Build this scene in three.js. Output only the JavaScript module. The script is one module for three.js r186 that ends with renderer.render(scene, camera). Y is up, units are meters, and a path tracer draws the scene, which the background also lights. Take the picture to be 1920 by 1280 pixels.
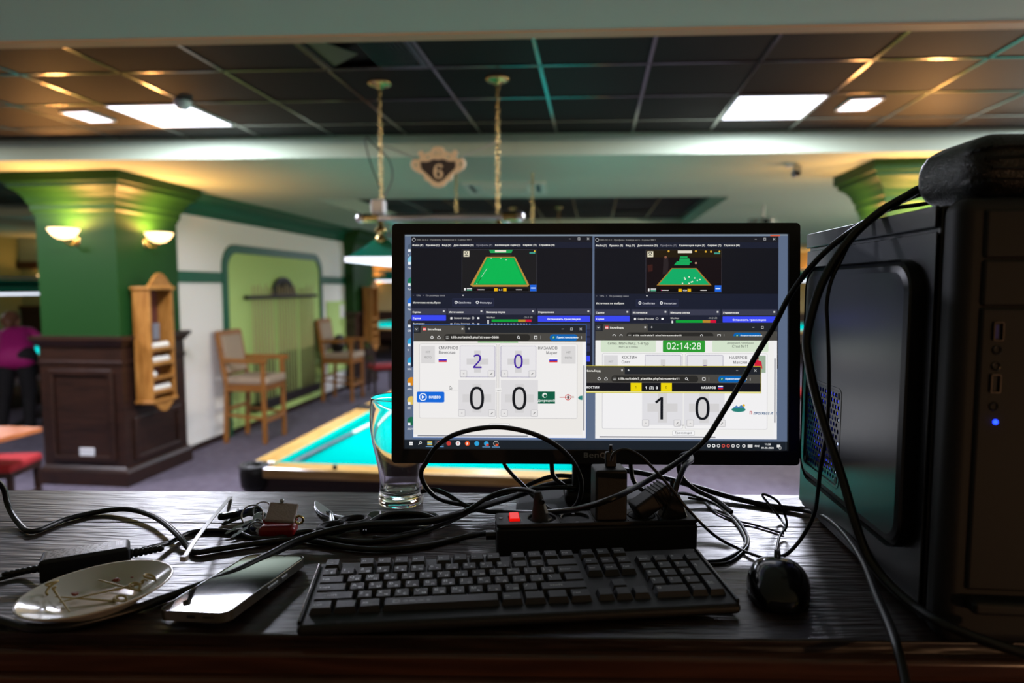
import * as THREE from 'three';
import { RoundedBoxGeometry } from 'three/addons/geometries/RoundedBoxGeometry.js';
import { TextGeometry } from 'three/addons/geometries/TextGeometry.js';
import { FontLoader } from 'three/addons/loaders/FontLoader.js';
import { mergeGeometries, mergeVertices, toCreasedNormals } from 'three/addons/utils/BufferGeometryUtils.js';
import { Brush, Evaluator, SUBTRACTION } from 'three-bvh-csg';
import { MarchingCubes } from 'three/addons/objects/MarchingCubes.js';
import { RectAreaLightUniformsLib } from 'three/addons/lights/RectAreaLightUniformsLib.js';

// ---------- camera, background, exposure ----------
const scene = new THREE.Scene();
scene.background = new THREE.Color(0x000000);
const camera = new THREE.PerspectiveCamera(53.13, 1.5, 0.05, 80);
camera.filmGauge = 36;
camera.position.set(0, 1.85, 0);
camera.rotation.order = 'YXZ';
camera.rotation.set(-0.07952, 0.12013, 0);
camera.focus = 0.87;
camera.userData.fStop = 3.3;
const renderer = new THREE.WebGLRenderer({ antialias: true });
renderer.toneMapping = THREE.LinearToneMapping;
renderer.toneMappingExposure = 1.0;
renderer.shadowMap.enabled = true;
RectAreaLightUniformsLib.init();

// brightness of the room's lamps (all in one place)
const COOL = 0xebeeff, WARM = 0xffb061;
const PANEL = 135;       // ceiling LED panels
const SPOTLET = 90;      // small square downlights
const TABLE = 13.5;        // white tubes in the billiard lamps
const SCONCE = 5.5;       // candela of a wall sconce
const SCREEN = 0.22;     // mean glow of the monitor
const BARLIGHT = 2.0;    // candela of the amber lamp on the back bar
const GLOBE = 23;        // candela of each globe pendant in the right hall
const LOUNGE = 40;       // candela of each amber pendant behind the photographer

// ---------- helpers ----------
let seed = 7;
const rnd = () => { seed = (seed * 16807) % 2147483647; return seed / 2147483647; };
const V = (a) => new THREE.Vector3(a[0], a[1], a[2]);
const used = {};
function numbered(n) { used[n] = (used[n] ?? -1) + 1; return used[n] ? n + '_' + String(used[n]).padStart(3, '0') : n; }
function clean(g) {
  g = g.index ? g.toNonIndexed() : g;
  for (const k of Object.keys(g.attributes)) if (k !== 'position' && k !== 'normal' && k !== 'uv') g.deleteAttribute(k);
  if (!g.attributes.normal) g.computeVertexNormals();
  if (!g.attributes.uv) g.setAttribute('uv', new THREE.BufferAttribute(new Float32Array(g.attributes.position.count * 2), 2));
  return g;
}
const merge = (gs) => (Array.isArray(gs) ? (gs.length === 1 ? gs[0] : mergeGeometries(gs.map(clean))) : gs);
function part(parent, name, gs, m, label) {
  const o = new THREE.Mesh(merge(gs), m);
  o.name = name; o.castShadow = o.receiveShadow = true;
  if (label) o.userData.label = label;
  parent.add(o);
  return o;
}
function tag(o, label, category, group) { o.userData.label = label; o.userData.category = category; if (group) o.userData.group = group; return o; }
function thing(name, label, category, pos = [0, 0, 0], turn = 0, group) {
  const o = new THREE.Group(); o.name = numbered(name); o.position.set(...pos); o.rotation.y = turn; scene.add(o);
  return tag(o, label, category, group);
}
function solo(name, label, category, gs, m, pos = [0, 0, 0], turn = 0, group) {
  const o = part(scene, numbered(name), gs, m); o.position.set(...pos); o.rotation.y = turn;
  return tag(o, label, category, group);
}
function struct(name, gs, m, parent) {
  const o = part(parent ?? scene, parent ? name : numbered(name), gs, m);
  if (!parent) o.userData.kind = 'structure';
  return o;
}
function structGroup(name, pos = [0, 0, 0], turn = 0) { const o = new THREE.Group(); o.name = numbered(name); o.position.set(...pos); o.rotation.y = turn; o.userData.kind = 'structure'; scene.add(o); return o; }
function copy(src, label, pos, turn = 0, group) {
  const o = src.clone(); o.name = numbered(src.name.replace(/_\d{3}$/, '')); o.userData = { ...src.userData, label };
  if (group) o.userData.group = group;
  o.position.set(...pos); o.rotation.y = turn; scene.add(o); return o;
}
// box uv in metres by the face's main axis
function metres(g, s = 1) {
  g = clean(g); const p = g.attributes.position, n = g.attributes.normal, uv = g.attributes.uv;
  for (let i = 0; i < p.count; i++) {
    const ax = Math.abs(n.getX(i)), ay = Math.abs(n.getY(i)), az = Math.abs(n.getZ(i));
    if (ay >= ax && ay >= az) uv.setXY(i, p.getX(i) * s, p.getZ(i) * s);
    else if (ax >= az) uv.setXY(i, p.getZ(i) * s, p.getY(i) * s);
    else uv.setXY(i, p.getX(i) * s, p.getY(i) * s);
  }
  return g;
}
function upright(g, s = 1) { // grain runs along y
  g = metres(g, s); const uv = g.attributes.uv;
  for (let i = 0; i < uv.count; i++) uv.setXY(i, uv.getY(i), uv.getX(i));
  return g;
}
const box = (w, h, d, x = 0, y = 0, z = 0) => metres(new THREE.BoxGeometry(w, h, d).translate(x, y, z));
const rbox = (w, h, d, r, x = 0, y = 0, z = 0, seg = 2) => metres(new RoundedBoxGeometry(w, h, d, seg, Math.min(r, w / 2.01, h / 2.01, d / 2.01)).translate(x, y, z));
const cyl = (r1, r2, h, x = 0, y = 0, z = 0, n = 20) => clean(new THREE.CylinderGeometry(r1, r2, h, n).translate(x, y, z));
const ball = (r, x = 0, y = 0, z = 0, n = 14) => clean(new THREE.SphereGeometry(r, n, Math.ceil(n * 0.7)).translate(x, y, z));
const lathe = (pts, n = 32) => clean(new THREE.LatheGeometry(pts.map((p) => new THREE.Vector2(p[0], p[1])), n));
function rod(a, b, r, n = 8, r2 = r) {
  const A = V(a), B = V(b), d = B.clone().sub(A), g = new THREE.CylinderGeometry(r2, r, d.length(), n);
  g.applyQuaternion(new THREE.Quaternion().setFromUnitVectors(new THREE.Vector3(0, 1, 0), d.normalize())).translate((A.x + B.x) / 2, (A.y + B.y) / 2, (A.z + B.z) / 2);
  return clean(g);
}
const tubeOf = (pts, r, n = 8, closed = false, k = 6) => clean(new THREE.TubeGeometry(new THREE.CatmullRomCurve3(pts.map(V), closed, 'centripetal'), pts.length * k, r, n, closed));
function bar(a, b, w, h, r = 0.003) { // square bar between two points
  const A = V(a), B = V(b), d = B.clone().sub(A), g = upright(new RoundedBoxGeometry(w, d.length(), h, 1, r), 1);
  g.applyQuaternion(new THREE.Quaternion().setFromUnitVectors(new THREE.Vector3(0, 1, 0), d.normalize())).translate((A.x + B.x) / 2, (A.y + B.y) / 2, (A.z + B.z) / 2);
  return g;
}
// rectangular ring moulding: profile of [outset, y] round a w x d core
function ringLoft(w, d, prof, capTop = true, capBottom = false) {
  const pos = [];
  const ring = ([o, y]) => [[-w / 2 - o, y, -d / 2 - o], [w / 2 + o, y, -d / 2 - o], [w / 2 + o, y, d / 2 + o], [-w / 2 - o, y, d / 2 + o]];
  const quad = (a, b, c, e) => pos.push(...a, ...b, ...c, ...a, ...c, ...e);
  for (let i = 0; i + 1 < prof.length; i++) {
    const A = ring(prof[i]), B = ring(prof[i + 1]);
    for (let k = 0; k < 4; k++) { const j = (k + 1) % 4; quad(A[j], A[k], B[k], B[j]); }
  }
  if (capTop) { const A = ring(prof[prof.length - 1]); quad(A[3], A[2], A[1], A[0]); }
  if (capBottom) { const A = ring(prof[0]); quad(A[0], A[1], A[2], A[3]); }
  const g = new THREE.BufferGeometry(); g.setAttribute('position', new THREE.BufferAttribute(new Float32Array(pos), 3));
  g.computeVertexNormals();
  return metres(g);
}
const arc = (x0, y0, r, a0, a1, n = 6) => Array.from({ length: n + 1 }, (_, i) => { const t = (a0 + (a1 - a0) * i / n) * Math.PI / 180; return [x0 + r * Math.cos(t), y0 + r * Math.sin(t)]; });
function extrude(shape, depth, bevel = 0, seg = 2, curve = 8) {
  return new THREE.ExtrudeGeometry(shape, { depth: depth - 2 * bevel, bevelEnabled: bevel > 0, bevelThickness: bevel, bevelSize: bevel, bevelOffset: -bevel, bevelSegments: seg, curveSegments: curve }).translate(0, 0, bevel);
}
const polygon = (pts) => new THREE.Shape(pts.map((p) => new THREE.Vector2(p[0], p[1])));
function roundRect(w, h, r, x = 0, y = 0) {
  const s = new THREE.Shape(), a = x - w / 2, b = y - h / 2;
  s.moveTo(a + r, b); s.lineTo(a + w - r, b); s.absarc(a + w - r, b + r, r, -Math.PI / 2, 0, false); s.lineTo(a + w, b + h - r);
  s.absarc(a + w - r, b + h - r, r, 0, Math.PI / 2, false); s.lineTo(a + r, b + h); s.absarc(a + r, b + h - r, r, Math.PI / 2, Math.PI, false);
  s.lineTo(a, b + r); s.absarc(a + r, b + r, r, Math.PI, Math.PI * 1.5, false);
  return s;
}
const flat = (g) => g.rotateX(-Math.PI / 2); // a shape drawn in x, -z lies down and rises along y

// ---------- procedural textures ----------
function hash(x, y, s) { let h = (x * 374761393 + y * 668265263 + s * 982451653) | 0; h = Math.imul(h ^ (h >>> 13), 1274126177); return ((h ^ (h >>> 16)) >>> 0) / 4294967296; }
function vnoise(x, y, px, py, s) {
  const ix = Math.floor(x), iy = Math.floor(y), fx = x - ix, fy = y - iy, m = (a, n) => ((a % n) + n) % n, u = fx * fx * (3 - 2 * fx), v = fy * fy * (3 - 2 * fy);
  const a = hash(m(ix, px), m(iy, py), s), b = hash(m(ix + 1, px), m(iy, py), s), c = hash(m(ix, px), m(iy + 1, py), s), d = hash(m(ix + 1, px), m(iy + 1, py), s);
  return a + (b - a) * u + (c - a) * v + (a - b - c + d) * u * v;
}
function texture(w, h, rx, ry, fn, srgb = false) { // rx, ry: repeats per metre
  const data = new Uint8Array(w * h * 4);
  for (let y = 0; y < h; y++) for (let x = 0; x < w; x++) {
    const c = fn(x / w, y / h), o = (y * w + x) * 4, q = Array.isArray(c) ? c : [c, c, c];
    for (let k = 0; k < 3; k++) data[o + k] = Math.max(0, Math.min(255, q[k] * 255));
    data[o + 3] = 255;
  }
  const t = new THREE.DataTexture(data, w, h); t.wrapS = t.wrapT = THREE.RepeatWrapping; t.magFilter = THREE.LinearFilter; t.repeat.set(rx, ry);
  if (srgb) t.colorSpace = THREE.SRGBColorSpace;
  t.needsUpdate = true; return t;
}
const mixc = (a, b, t) => a.map((v, i) => v + (b[i] - v) * t);
const hex = (h) => [(h >> 16) / 255, ((h >> 8) & 255) / 255, (h & 255) / 255];
// fibres run along u
function grain(u, v, s, fine = 90, wave = 5) {
  const w = v + 0.03 * vnoise(u * 3, v * 4, 3, 4, s) + 0.012 * vnoise(u * 7, v * 9, 7, 9, s + 1);
  return 0.5 * vnoise(u * wave, w * fine, wave, fine, s + 2) + 0.3 * vnoise(u * wave * 3, w * fine * 2, wave * 3, fine * 2, s + 3) + 0.2 * vnoise(u * 2, w * 14, 2, 14, s + 4);
}
const woodMap = (a, b, s, r = 1.6) => texture(512, 512, r, r, (u, v) => mixc(hex(a), hex(b), Math.min(1, Math.max(0, (grain(u, v, s) - 0.25) * 2))), true);
const std = (name, o) => { const m = o.transmission || o.clearcoat || o.sheen || o.anisotropy || o.ior || o.specularIntensity !== undefined ? new THREE.MeshPhysicalMaterial(o) : new THREE.MeshStandardMaterial(o); m.name = name; return m; };
const fineNoise = texture(256, 256, 6, 6, (u, v) => 0.5 * vnoise(u * 128, v * 128, 128, 128, 3) + 0.5 * vnoise(u * 50, v * 50, 50, 50, 4));
const plasticBump = texture(256, 256, 40, 40, (u, v) => vnoise(u * 100, v * 100, 100, 100, 8));

const M = {
  plaster: std('plaster', { color: 0xa9b8a4, roughness: 0.85, bumpMap: fineNoise, bumpScale: 0.0008 }),
  wallWhite: std('white wall paint', { color: 0xefece5, roughness: 0.7, bumpMap: fineNoise, bumpScale: 0.0008 }),
  green: std('green paint', { color: 0x1c421a, roughness: 0.5, specularIntensity: 0.35, bumpMap: fineNoise, bumpScale: 0.0006 }),
  deepGreen: std('deep green paint', { color: 0x0f5a3c, roughness: 0.45 }),
  lime: std('lime paint', { color: 0xb9d67f, roughness: 0.75, bumpMap: fineNoise, bumpScale: 0.0008 }),
  ochre: std('ochre paint', { color: 0xa08a5e, roughness: 0.8 }),
  olive: std('olive paint', { color: 0x7d8458, roughness: 0.8 }),
  tan: std('tan bead', { color: 0xb48b62, roughness: 0.5 }),
  wenge: std('dark stained wood', { map: woodMap(0x1e100a, 0x341d13, 21, 1.3), roughness: 0.38 }),
  moulding: std('polished brown moulding', { map: woodMap(0x452c24, 0x633f33, 23, 1.3), roughness: 0.2 }),
  oak: std('honey oak', { map: woodMap(0x8a5820, 0xbb8440, 31, 1.4), roughness: 0.42 }),
  chairWood: std('golden brown wood', { map: woodMap(0x7a4a1c, 0xa36c30, 41, 1.6), roughness: 0.4 }),
  railWood: std('pale maple', { map: woodMap(0xc69349, 0xe2b873, 51, 1.2), roughness: 0.2, clearcoat: 0.6, clearcoatRoughness: 0.1 }),
  fabric: std('beige upholstery', { color: 0xa4917c, roughness: 0.95, bumpMap: fineNoise, bumpScale: 0.001 }),
  cloth: std('turquoise billiard cloth', { color: 0x009488, roughness: 0.95, specularIntensity: 0, bumpMap: fineNoise, bumpScale: 0.0004 }),
  brass: std('polished brass', { color: 0xd2b878, metalness: 1, roughness: 0.2 }),
  chrome: std('chrome', { color: 0xe2e2e6, metalness: 1, roughness: 0.3 }),
  steel: std('brushed steel', { color: 0xb9bcc2, metalness: 1, roughness: 0.28 }),
  shade: std('green lamp enamel', { color: 0x17957a, roughness: 0.25 }),
  whitePlastic: std('white plastic', { color: 0xdedede, roughness: 0.4 }),
  black: std('matt black plastic', { color: 0x17171a, roughness: 0.5, bumpMap: plasticBump, bumpScale: 0.00012 }),
  blackSoft: std('soft black plastic', { color: 0x121214, roughness: 0.62 }),
  gloss: std('glossy black plastic', { color: 0x08080a, roughness: 0.14 }),
  rubber: std('black cable sheath', { color: 0x0d0d0e, roughness: 0.36 }),
  caseMetal: std('black enamelled steel', { color: 0x101114, roughness: 0.3, bumpMap: plasticBump, bumpScale: 0.00006 }),
  leather: std('black leather', { color: 0x0c0b0b, roughness: 0.36, bumpMap: texture(256, 256, 25, 25, (u, v) => vnoise(u * 60, v * 60, 60, 60, 14)), bumpScale: 0.0006 }),
  ball: std('ivory ball', { color: 0xd9d6c8, roughness: 0.15 }),
  ledWhite: std('lit diffuser', { color: 0xffffff, roughness: 0.6, emissive: COOL, emissiveIntensity: 4 }),
  tileBar: std('mirror finish grid strip', { color: 0x857f79, metalness: 1, roughness: 0.18 }),
  red: std('red upholstery', { color: 0x9c1f24, roughness: 0.8 }),
};
const tileMats = [0.3, 0.34, 0.38].map((r, i) => std('dark ceiling tile', { color: [0x151010, 0x130e0e, 0x171111][i], roughness: r + 0.28, specularIntensity: 0.2 }));

// ---------- lamps that light surroundings ----------
function area(parent, name, color, radiance, w, d, pos) { // shines straight down
  const l = new THREE.RectAreaLight(color, radiance, w, d); l.name = name; l.position.set(...pos); l.rotation.x = -Math.PI / 2; parent.add(l); return l;
}

// ================= THE ROOM =================
const skew = (x, z) => z - 0.066 * (x + 0.65);
struct('floor', box(20.6, 0.2, 29.8, -2.2, -0.1, -6.2), std('grey violet carpet', {
  map: texture(512, 512, 1.3, 1.3, (u, v) => { const n = 0.5 * vnoise(u * 180, v * 180, 180, 180, 61) + 0.5 * vnoise(u * 12, v * 12, 12, 12, 62); return mixc(hex(0x5b5361), hex(0x7a7180), n); }, true),
  roughness: 0.95, bumpMap: texture(512, 512, 3, 3, (u, v) => vnoise(u * 200, v * 200, 200, 200, 63)), bumpScale: 0.004,
}));
{ // soffit with recesses
  const q = (x, z) => new THREE.Vector2(x, -skew(x, z));
  const s = polygon([[-12.3, 8.6], [7.9, 8.6], [7.9, -21].map((v) => v), [-12.3, -21]].map(([x, z]) => [x, -z]));
  s.holes.push(new THREE.Path([q(-11.5, -2.8), q(6.8, -2.8), q(6.8, -5.42), q(-11.5, -5.42)]));
  s.holes.push(new THREE.Path([q(-3.24, -7.98), q(1.52, -7.98), q(1.52, -12.2), q(-3.24, -12.2)]));
  s.holes.push(new THREE.Path([q(-11, -6), q(-5.4, -6), q(-5.4, -9.6), q(-11, -9.6)]));
  struct('ceiling', metres(flat(extrude(s, 0.19)).translate(0, 2.877, 0)), M.plaster);
  struct('ceiling', box(20.6, 0.2, 29.8, -2.2, 3.17, -6.2), tileMats[0]);
}
{ // bead along the near beam's edge
  const g = box(18.3, 0.05, 0.075, 0, 0, 0), p = g.attributes.position;
  for (let i = 0; i < p.count; i++) { const x = p.getX(i) - 2.35; p.setXYZ(i, x, p.getY(i) + 2.897, skew(x, p.getZ(i) - 2.835)); }
  g.computeVertexNormals(); struct('trim_1', g, M.tan);
}
// tile fields
function tileField(x0, x1, zs, xPhase, skip) {
  const f = structGroup('ceiling'), W = 0.585, shear = new THREE.Matrix4().set(1, 0, 0, 0, 0, 1, 0, 0, -0.066, 0, 1, 0, 0, 0, 0, 1);
  const k0 = Math.floor((x0 - xPhase) / W), k1 = Math.ceil((x1 - xPhase) / W), geo = {};
  for (let r = 0; r + 1 < zs.length; r++) for (let k = k0; k < k1; k++) {
    const a = Math.max(x0, xPhase + k * W), b = Math.min(x1, xPhase + (k + 1) * W), w = b - a - 0.022, d = zs[r] - zs[r + 1] - 0.022;
    if (w < 0.03 || d < 0.03 || (skip && skip(k, r))) continue;
    const key = w.toFixed(3) + d.toFixed(3); geo[key] ??= metres(new THREE.BoxGeometry(w, 0.014, d)).applyMatrix4(shear);
    const t = part(f, 'ceiling_tile', geo[key], tileMats[Math.floor(rnd() * 3)]);
    t.position.set((a + b) / 2, 3.054, skew((a + b) / 2, (zs[r] + zs[r + 1]) / 2)); t.rotation.set((rnd() - 0.5) * 0.006, 0, (rnd() - 0.5) * 0.006);
  }
  for (let k = k0; k <= k1; k++) { const x = xPhase + k * W; if (x < x0 || x > x1) continue;
    const za = skew(x, zs[0]), zb = skew(x, zs[zs.length - 1]); part(f, 'grid_strip', box(0.019, 0.016, za - zb, x, 3.05, (za + zb) / 2), M.tileBar); }
  for (const z of zs.slice(1, -1)) { const g = box(x1 - x0, 0.015, 0.019, (x0 + x1) / 2, 3.0495, z), p = g.attributes.position; for (let i = 0; i < p.count; i++) p.setZ(i, skew(p.getX(i), p.getZ(i))); part(f, 'grid_strip', g, M.tileBar); }
  return f;
}
const fieldZ = [-2.79, -3.14, -3.77, -4.4, -5.03, -5.43];
tileField(-6.6, 5.0, fieldZ, -0.89, (k, r) => (r === 3 && (k === -4 || k === 3 || k === -9 || k >= 7)) || (r === 1 && k === -1));
tileField(-3.25, 1.53, [-7.97, -8.55, -9.18, -9.81, -10.44, -11.07, -11.7, -12.21], -0.89, (k, r) => r === 4 && (k === -3 || k === 2));
tileField(-11.01, -5.39, [-5.99, -6.6, -7.2, -7.8, -8.4, -9, -9.61], -0.89, null);

// walls
const Z0 = 8.4, Z1 = -20.8;
struct('wall_back', box(20.6, 3.2, 0.2, -2.2, 1.5, Z0 + 0.1), std('brown back wall', { color: 0x4a372a, roughness: 0.8 }));
struct('wall_right', box(0.2, 3.2, 29.6, 7.7, 1.5, -6.2), M.olive);
struct('wall_west', box(0.2, 3.2, 29.6, -12.1, 1.5, -6.2), M.olive);
struct('wall_far', [box(20.6, 3.2, 0.2, -2.2, 1.5, Z1 - 0.1)], M.ochre);
struct('baseboard_far', [rbox(20, 1.1, 0.06, 0.01, -2.2, 0.55, Z1 + 0.03)], M.wenge);
{ // hall behind the left columns: frieze, dark cornice, olive wall, dark wainscot
  struct('wall_hall', box(7.2, 2.95, 0.2, -8.4, 1.475, -13.2), M.olive);
  struct('trim_2', [rbox(7.2, 0.5, 0.03, 0.01, -8.4, 2.62, -13.085)], std('grey green paint', { color: 0x9aa58c, roughness: 0.8 }));
  struct('trim_3', [rbox(7.2, 0.16, 0.12, 0.02, -8.4, 2.3, -13.04)], M.wenge);
  struct('baseboard_hall', [rbox(7.2, 1.4, 0.06, 0.01, -8.4, 0.7, -13.07), rbox(7.2, 0.08, 0.12, 0.02, -8.4, 1.42, -13.04)], M.wenge);
}
{ // the white wall with the cue alcove
  const w = structGroup('wall_left', [-4.5, 0, 0]);
  part(w, 'wall_panel', box(0.2, 2.9, 5.9, -0.1, 1.45, -9.5), M.wallWhite);
  const cove = [[0, 0], [0.02, 0], [0.03, 0.03], [0.05, 0.05], ...arc(0.2, 0.04, 0.14, 175, 95, 6), [0.22, 0.185], [0.25, 0.19], [0.25, 0.225], [0, 0.225]];
  part(w, 'cornice', metres(extrude(polygon(cove), 5.2).translate(0, 2.655, -11.98)), M.deepGreen);
  for (const [za, zb] of [[-6.72, -7.86], [-10.86, -11.95]]) part(w, 'wall_rail', rbox(0.024, 0.128, za - zb, 0.006, 0.01, 1.965, (za + zb) / 2), M.deepGreen);
  const edge = (q) => { const a = 7.84 + q, b = 10.88 - q, t = 2.38 - q, r = 0.3 - q * 0.8; return [[a, 0], ...arc(a + r, t - r, r, 180, 90, 10), ...arc(b - r, t - r, r, 90, 0, 10), [b, 0]]; };
  part(w, 'alcove_frame', metres(extrude(polygon([...edge(0), ...edge(0.105).reverse()]), 0.03).rotateY(Math.PI / 2)), M.deepGreen);
  part(w, 'alcove_panel', metres(extrude(polygon(edge(0.1)), 0.012).rotateY(Math.PI / 2)), M.lime);
  part(w, 'hatch', rbox(0.02, 1.25, 0.85, 0.005, 0.01, 0.98, -11.5), M.lime);
  part(w, 'sticker', box(0.006, 0.24, 0.2, 0.024, 1.42, -11.75), std('red and white sticker', { map: (() => { const c = document.createElement('canvas'); c.width = 64; c.height = 80; const g = c.getContext('2d'); g.fillStyle = '#e9e6e4'; g.fillRect(0, 0, 64, 80); g.fillStyle = '#c3413e'; g.fillRect(4, 4, 56, 30); g.fillStyle = '#bbb'; for (let i = 0; i < 5; i++) g.fillRect(8, 42 + i * 7, 48 - (i % 2) * 12, 2); const t = new THREE.CanvasTexture(c); t.colorSpace = THREE.SRGBColorSpace; return t; })() }));
  part(w, 'skirting', rbox(0.02, 0.07, 5.2, 0.004, 0.01, 0.035, -9.2), M.wenge);
}

// columns
function column(x, z, wx, wz) {
  const c = structGroup('column', [x, 0, z]);
  part(c, 'shaft', metres(new THREE.BoxGeometry(wx, 2.9, wz).translate(0, 1.43, 0)), M.green);
  part(c, 'capital', ringLoft(wx, wz, [[0, 2.5], [0.012, 2.5], [0.012, 2.53], [0.03, 2.55], [0.03, 2.6], [0.045, 2.61], [0.06, 2.66], [0.095, 2.71], [0.15, 2.75], [0.15, 2.78], [0.18, 2.79], [0.18, 2.877]], false), M.green);
  part(c, 'wainscot', ringLoft(wx, wz, [[0.02, 0], [0.02, 1.36]], false), M.wenge);
  part(c, 'dado_rail', ringLoft(wx, wz, [[0.02, 1.3], [0.04, 1.31], [0.05, 1.34], [0.075, 1.36], [0.075, 1.395], [0, 1.4]], false, true), M.wenge);
  part(c, 'plinth', ringLoft(wx, wz, [[0.055, 0], [0.055, 0.13], [0.04, 0.16], [0.02, 0.18]], false), M.wenge);
  part(c, 'frieze_strip', ringLoft(wx, wz, [[0.02, 1.13], [0.032, 1.14], [0.032, 1.16], [0.02, 1.17]], false), M.wenge);
  const fr = (w, h, bx) => { const o = roundRect(w, h, 0.02); o.holes.push(roundRect(w - 0.1, h - 0.1, 0.014)); return metres(extrude(o, 0.024, 0.008)); };
  const front = fr(wx - 0.14, 0.86).translate(0, 0.66, wz / 2 + 0.02), side = fr(wz - 0.2, 0.42).rotateY(Math.PI / 2).translate(wx / 2 + 0.02, 0.42, 0);
  part(c, 'panel_moulding', front, M.wenge); part(c, 'panel_moulding', side, M.wenge);
  part(c, 'panel_moulding', fr(wz - 0.2, 0.42).rotateY(-Math.PI / 2).translate(-wx / 2 - 0.02, 0.42, 0), M.wenge);
  return c;
}
column(-4.72, -6.24, 0.79, 0.92);
column(-4.72, -12.5, 0.79, 1.1);
column(2.69, -6.36, 0.58, 0.6);
column(2.69, -12.5, 0.58, 0.6);

// ================= THE HALL'S FURNITURE =================
// ---------- ceiling lamps ----------
function panelLight(k, z0, z1, label) {
  const a = -0.89 + k * 0.585, b = a + 0.585, cx = (a + b) / 2, cz = skew(cx, (z0 + z1) / 2), w = 0.561, d = z0 - z1 - 0.024, sh = new THREE.Matrix4().set(1, 0, 0, 0, 0, 1, 0, 0, -0.066, 0, 1, 0, 0, 0, 0, 1);
  const t = thing('ceiling_panel_light', label, 'ceiling light', [cx, 3.035, cz]);
  const fr = roundRect(w, d, 0.004); fr.holes.push(roundRect(w - 0.024, d - 0.024, 0.003));
  part(t, 'frame', metres(flat(extrude(fr, 0.014))).applyMatrix4(sh), M.whitePlastic);
  part(t, 'diffuser', box(w - 0.024, 0.008, d - 0.024, 0, 0.006, 0).applyMatrix4(sh), M.ledWhite);
  area(t, 'panel_glow', COOL, PANEL, w - 0.05, d - 0.05, [0, -0.004, 0]);
  return t;
}
panelLight(-4, -4.4, -5.03, 'large bright white ceiling panel lamp above the green column with two wall lamps');
panelLight(3, -4.4, -5.03, 'large bright white ceiling panel lamp above the computer tower');
panelLight(-9, -4.4, -5.03, 'ceiling panel lamp outside the frame to the left');
for (const [k, n] of [[7, 'first'], [8, 'second'], [9, 'third']]) panelLight(k, -4.4, -5.03, n + ' ceiling panel lamp outside the frame to the right, counted from the frame');
for (const [x, z, n] of [[-2.2, -14.3, 'left'], [1.6, -14.3, 'right']]) {
  const t = thing('surface_panel_light', 'ceiling panel lamp under the far soffit hidden by the monitor, on the ' + n, 'ceiling light', [x, 2.87, z]);
  part(t, 'frame', rbox(0.62, 0.03, 0.62, 0.005, 0, 0.004, 0), M.whitePlastic); part(t, 'diffuser', rbox(0.56, 0.006, 0.56, 0.002, 0, -0.012, 0), M.ledWhite); area(t, 'panel_glow', COOL, PANEL, 0.55, 0.55, [0, -0.018, 0]);
}
function squareLight(x, z, label) {
  const t = thing('square_downlight', label, 'ceiling light', [x, 3.033, z]);
  const fr = roundRect(0.21, 0.3, 0.008); fr.holes.push(roundRect(0.18, 0.27, 0.006));
  part(t, 'frame', metres(flat(extrude(fr, 0.014))), M.whitePlastic);
  part(t, 'diffuser', box(0.18, 0.008, 0.27, 0, 0.006, 0), M.ledWhite);
  area(t, 'downlight_glow', COOL, SPOTLET, 0.17, 0.25, [0, -0.004, 0]);
}
squareLight(-3.53, -4.5, 'small bright ceiling downlight beside the large panel above the green column');
squareLight(1.705, -4.81, 'small bright ceiling downlight beside the large panel above the computer tower');
{
  const t = thing('air_diffuser', 'dark square air diffuser with slanted louvres set in the black ceiling', 'air vent', [-1.1825, 3.036, skew(-1.18, -3.455)]);
  const m = std('dark glossy louvre', { color: 0x1b1c1c, roughness: 0.25 });
  const o = roundRect(0.56, 0.6, 0.004); o.holes.push(roundRect(0.5, 0.54, 0.004)); part(t, 'frame', metres(flat(extrude(o, 0.014))), m);
  for (let i = 0; i < 10; i++) part(t, 'louvre', rbox(0.008, 0.03, 0.5, 0.002, 0, 0, 0).rotateZ(0.6).translate(0.02 + i * 0.024, 0.008, 0), m);
  part(t, 'deflector', metres(flat(extrude(polygon([[-0.25, -0.27], [-0.01, 0], [-0.25, 0.27]]), 0.006)).rotateZ(-0.12).translate(0, -0.02, 0)), std('polished deflector', { color: 0x2c4648, metalness: 1, roughness: 0.3 }));
}
{
  const t = thing('smoke_detector', 'small round detector at the corner of the left ceiling panel lamp', 'detector', [-2.66, 3.04, -4.24]);
  part(t, 'body', lathe([[0, -0.045], [0.03, -0.043], [0.048, -0.025], [0.052, 0], [0.052, 0.008]]), M.whitePlastic); part(t, 'base_plate', cyl(0.056, 0.056, 0.006, 0, 0.005, 0), M.whitePlastic);
}
{ // white globes over the right hall, outside the frame
  const t = thing('globe_pendant', 'white globe pendant outside the frame to the right, farther of the two', 'hanging lamp', [5.7, 2.1, -8.4]);
  part(t, 'globe', ball(0.16, 0, 0, 0, 24), std('lit opal globe', { color: 0xffffff, roughness: 0.4, emissive: 0xfff0dc, emissiveIntensity: 3 }));
  part(t, 'cap', lathe([[0.06, 0.14], [0.06, 0.17], [0.02, 0.2], [0.004, 0.2]], 20), M.brass); part(t, 'cord', rod([0, 0.19, 0], [0, 0.777, 0], 0.004), M.rubber);
  const l = new THREE.PointLight(0xfff0dc, GLOBE, 0, 2); l.name = 'globe_glow'; l.shadow.radius = 7.5; l.castShadow = true; t.add(l);
  copy(t, 'white globe pendant outside the frame to the right, nearer of the two', [5.7, 2.1, -6.9]);
}
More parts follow.
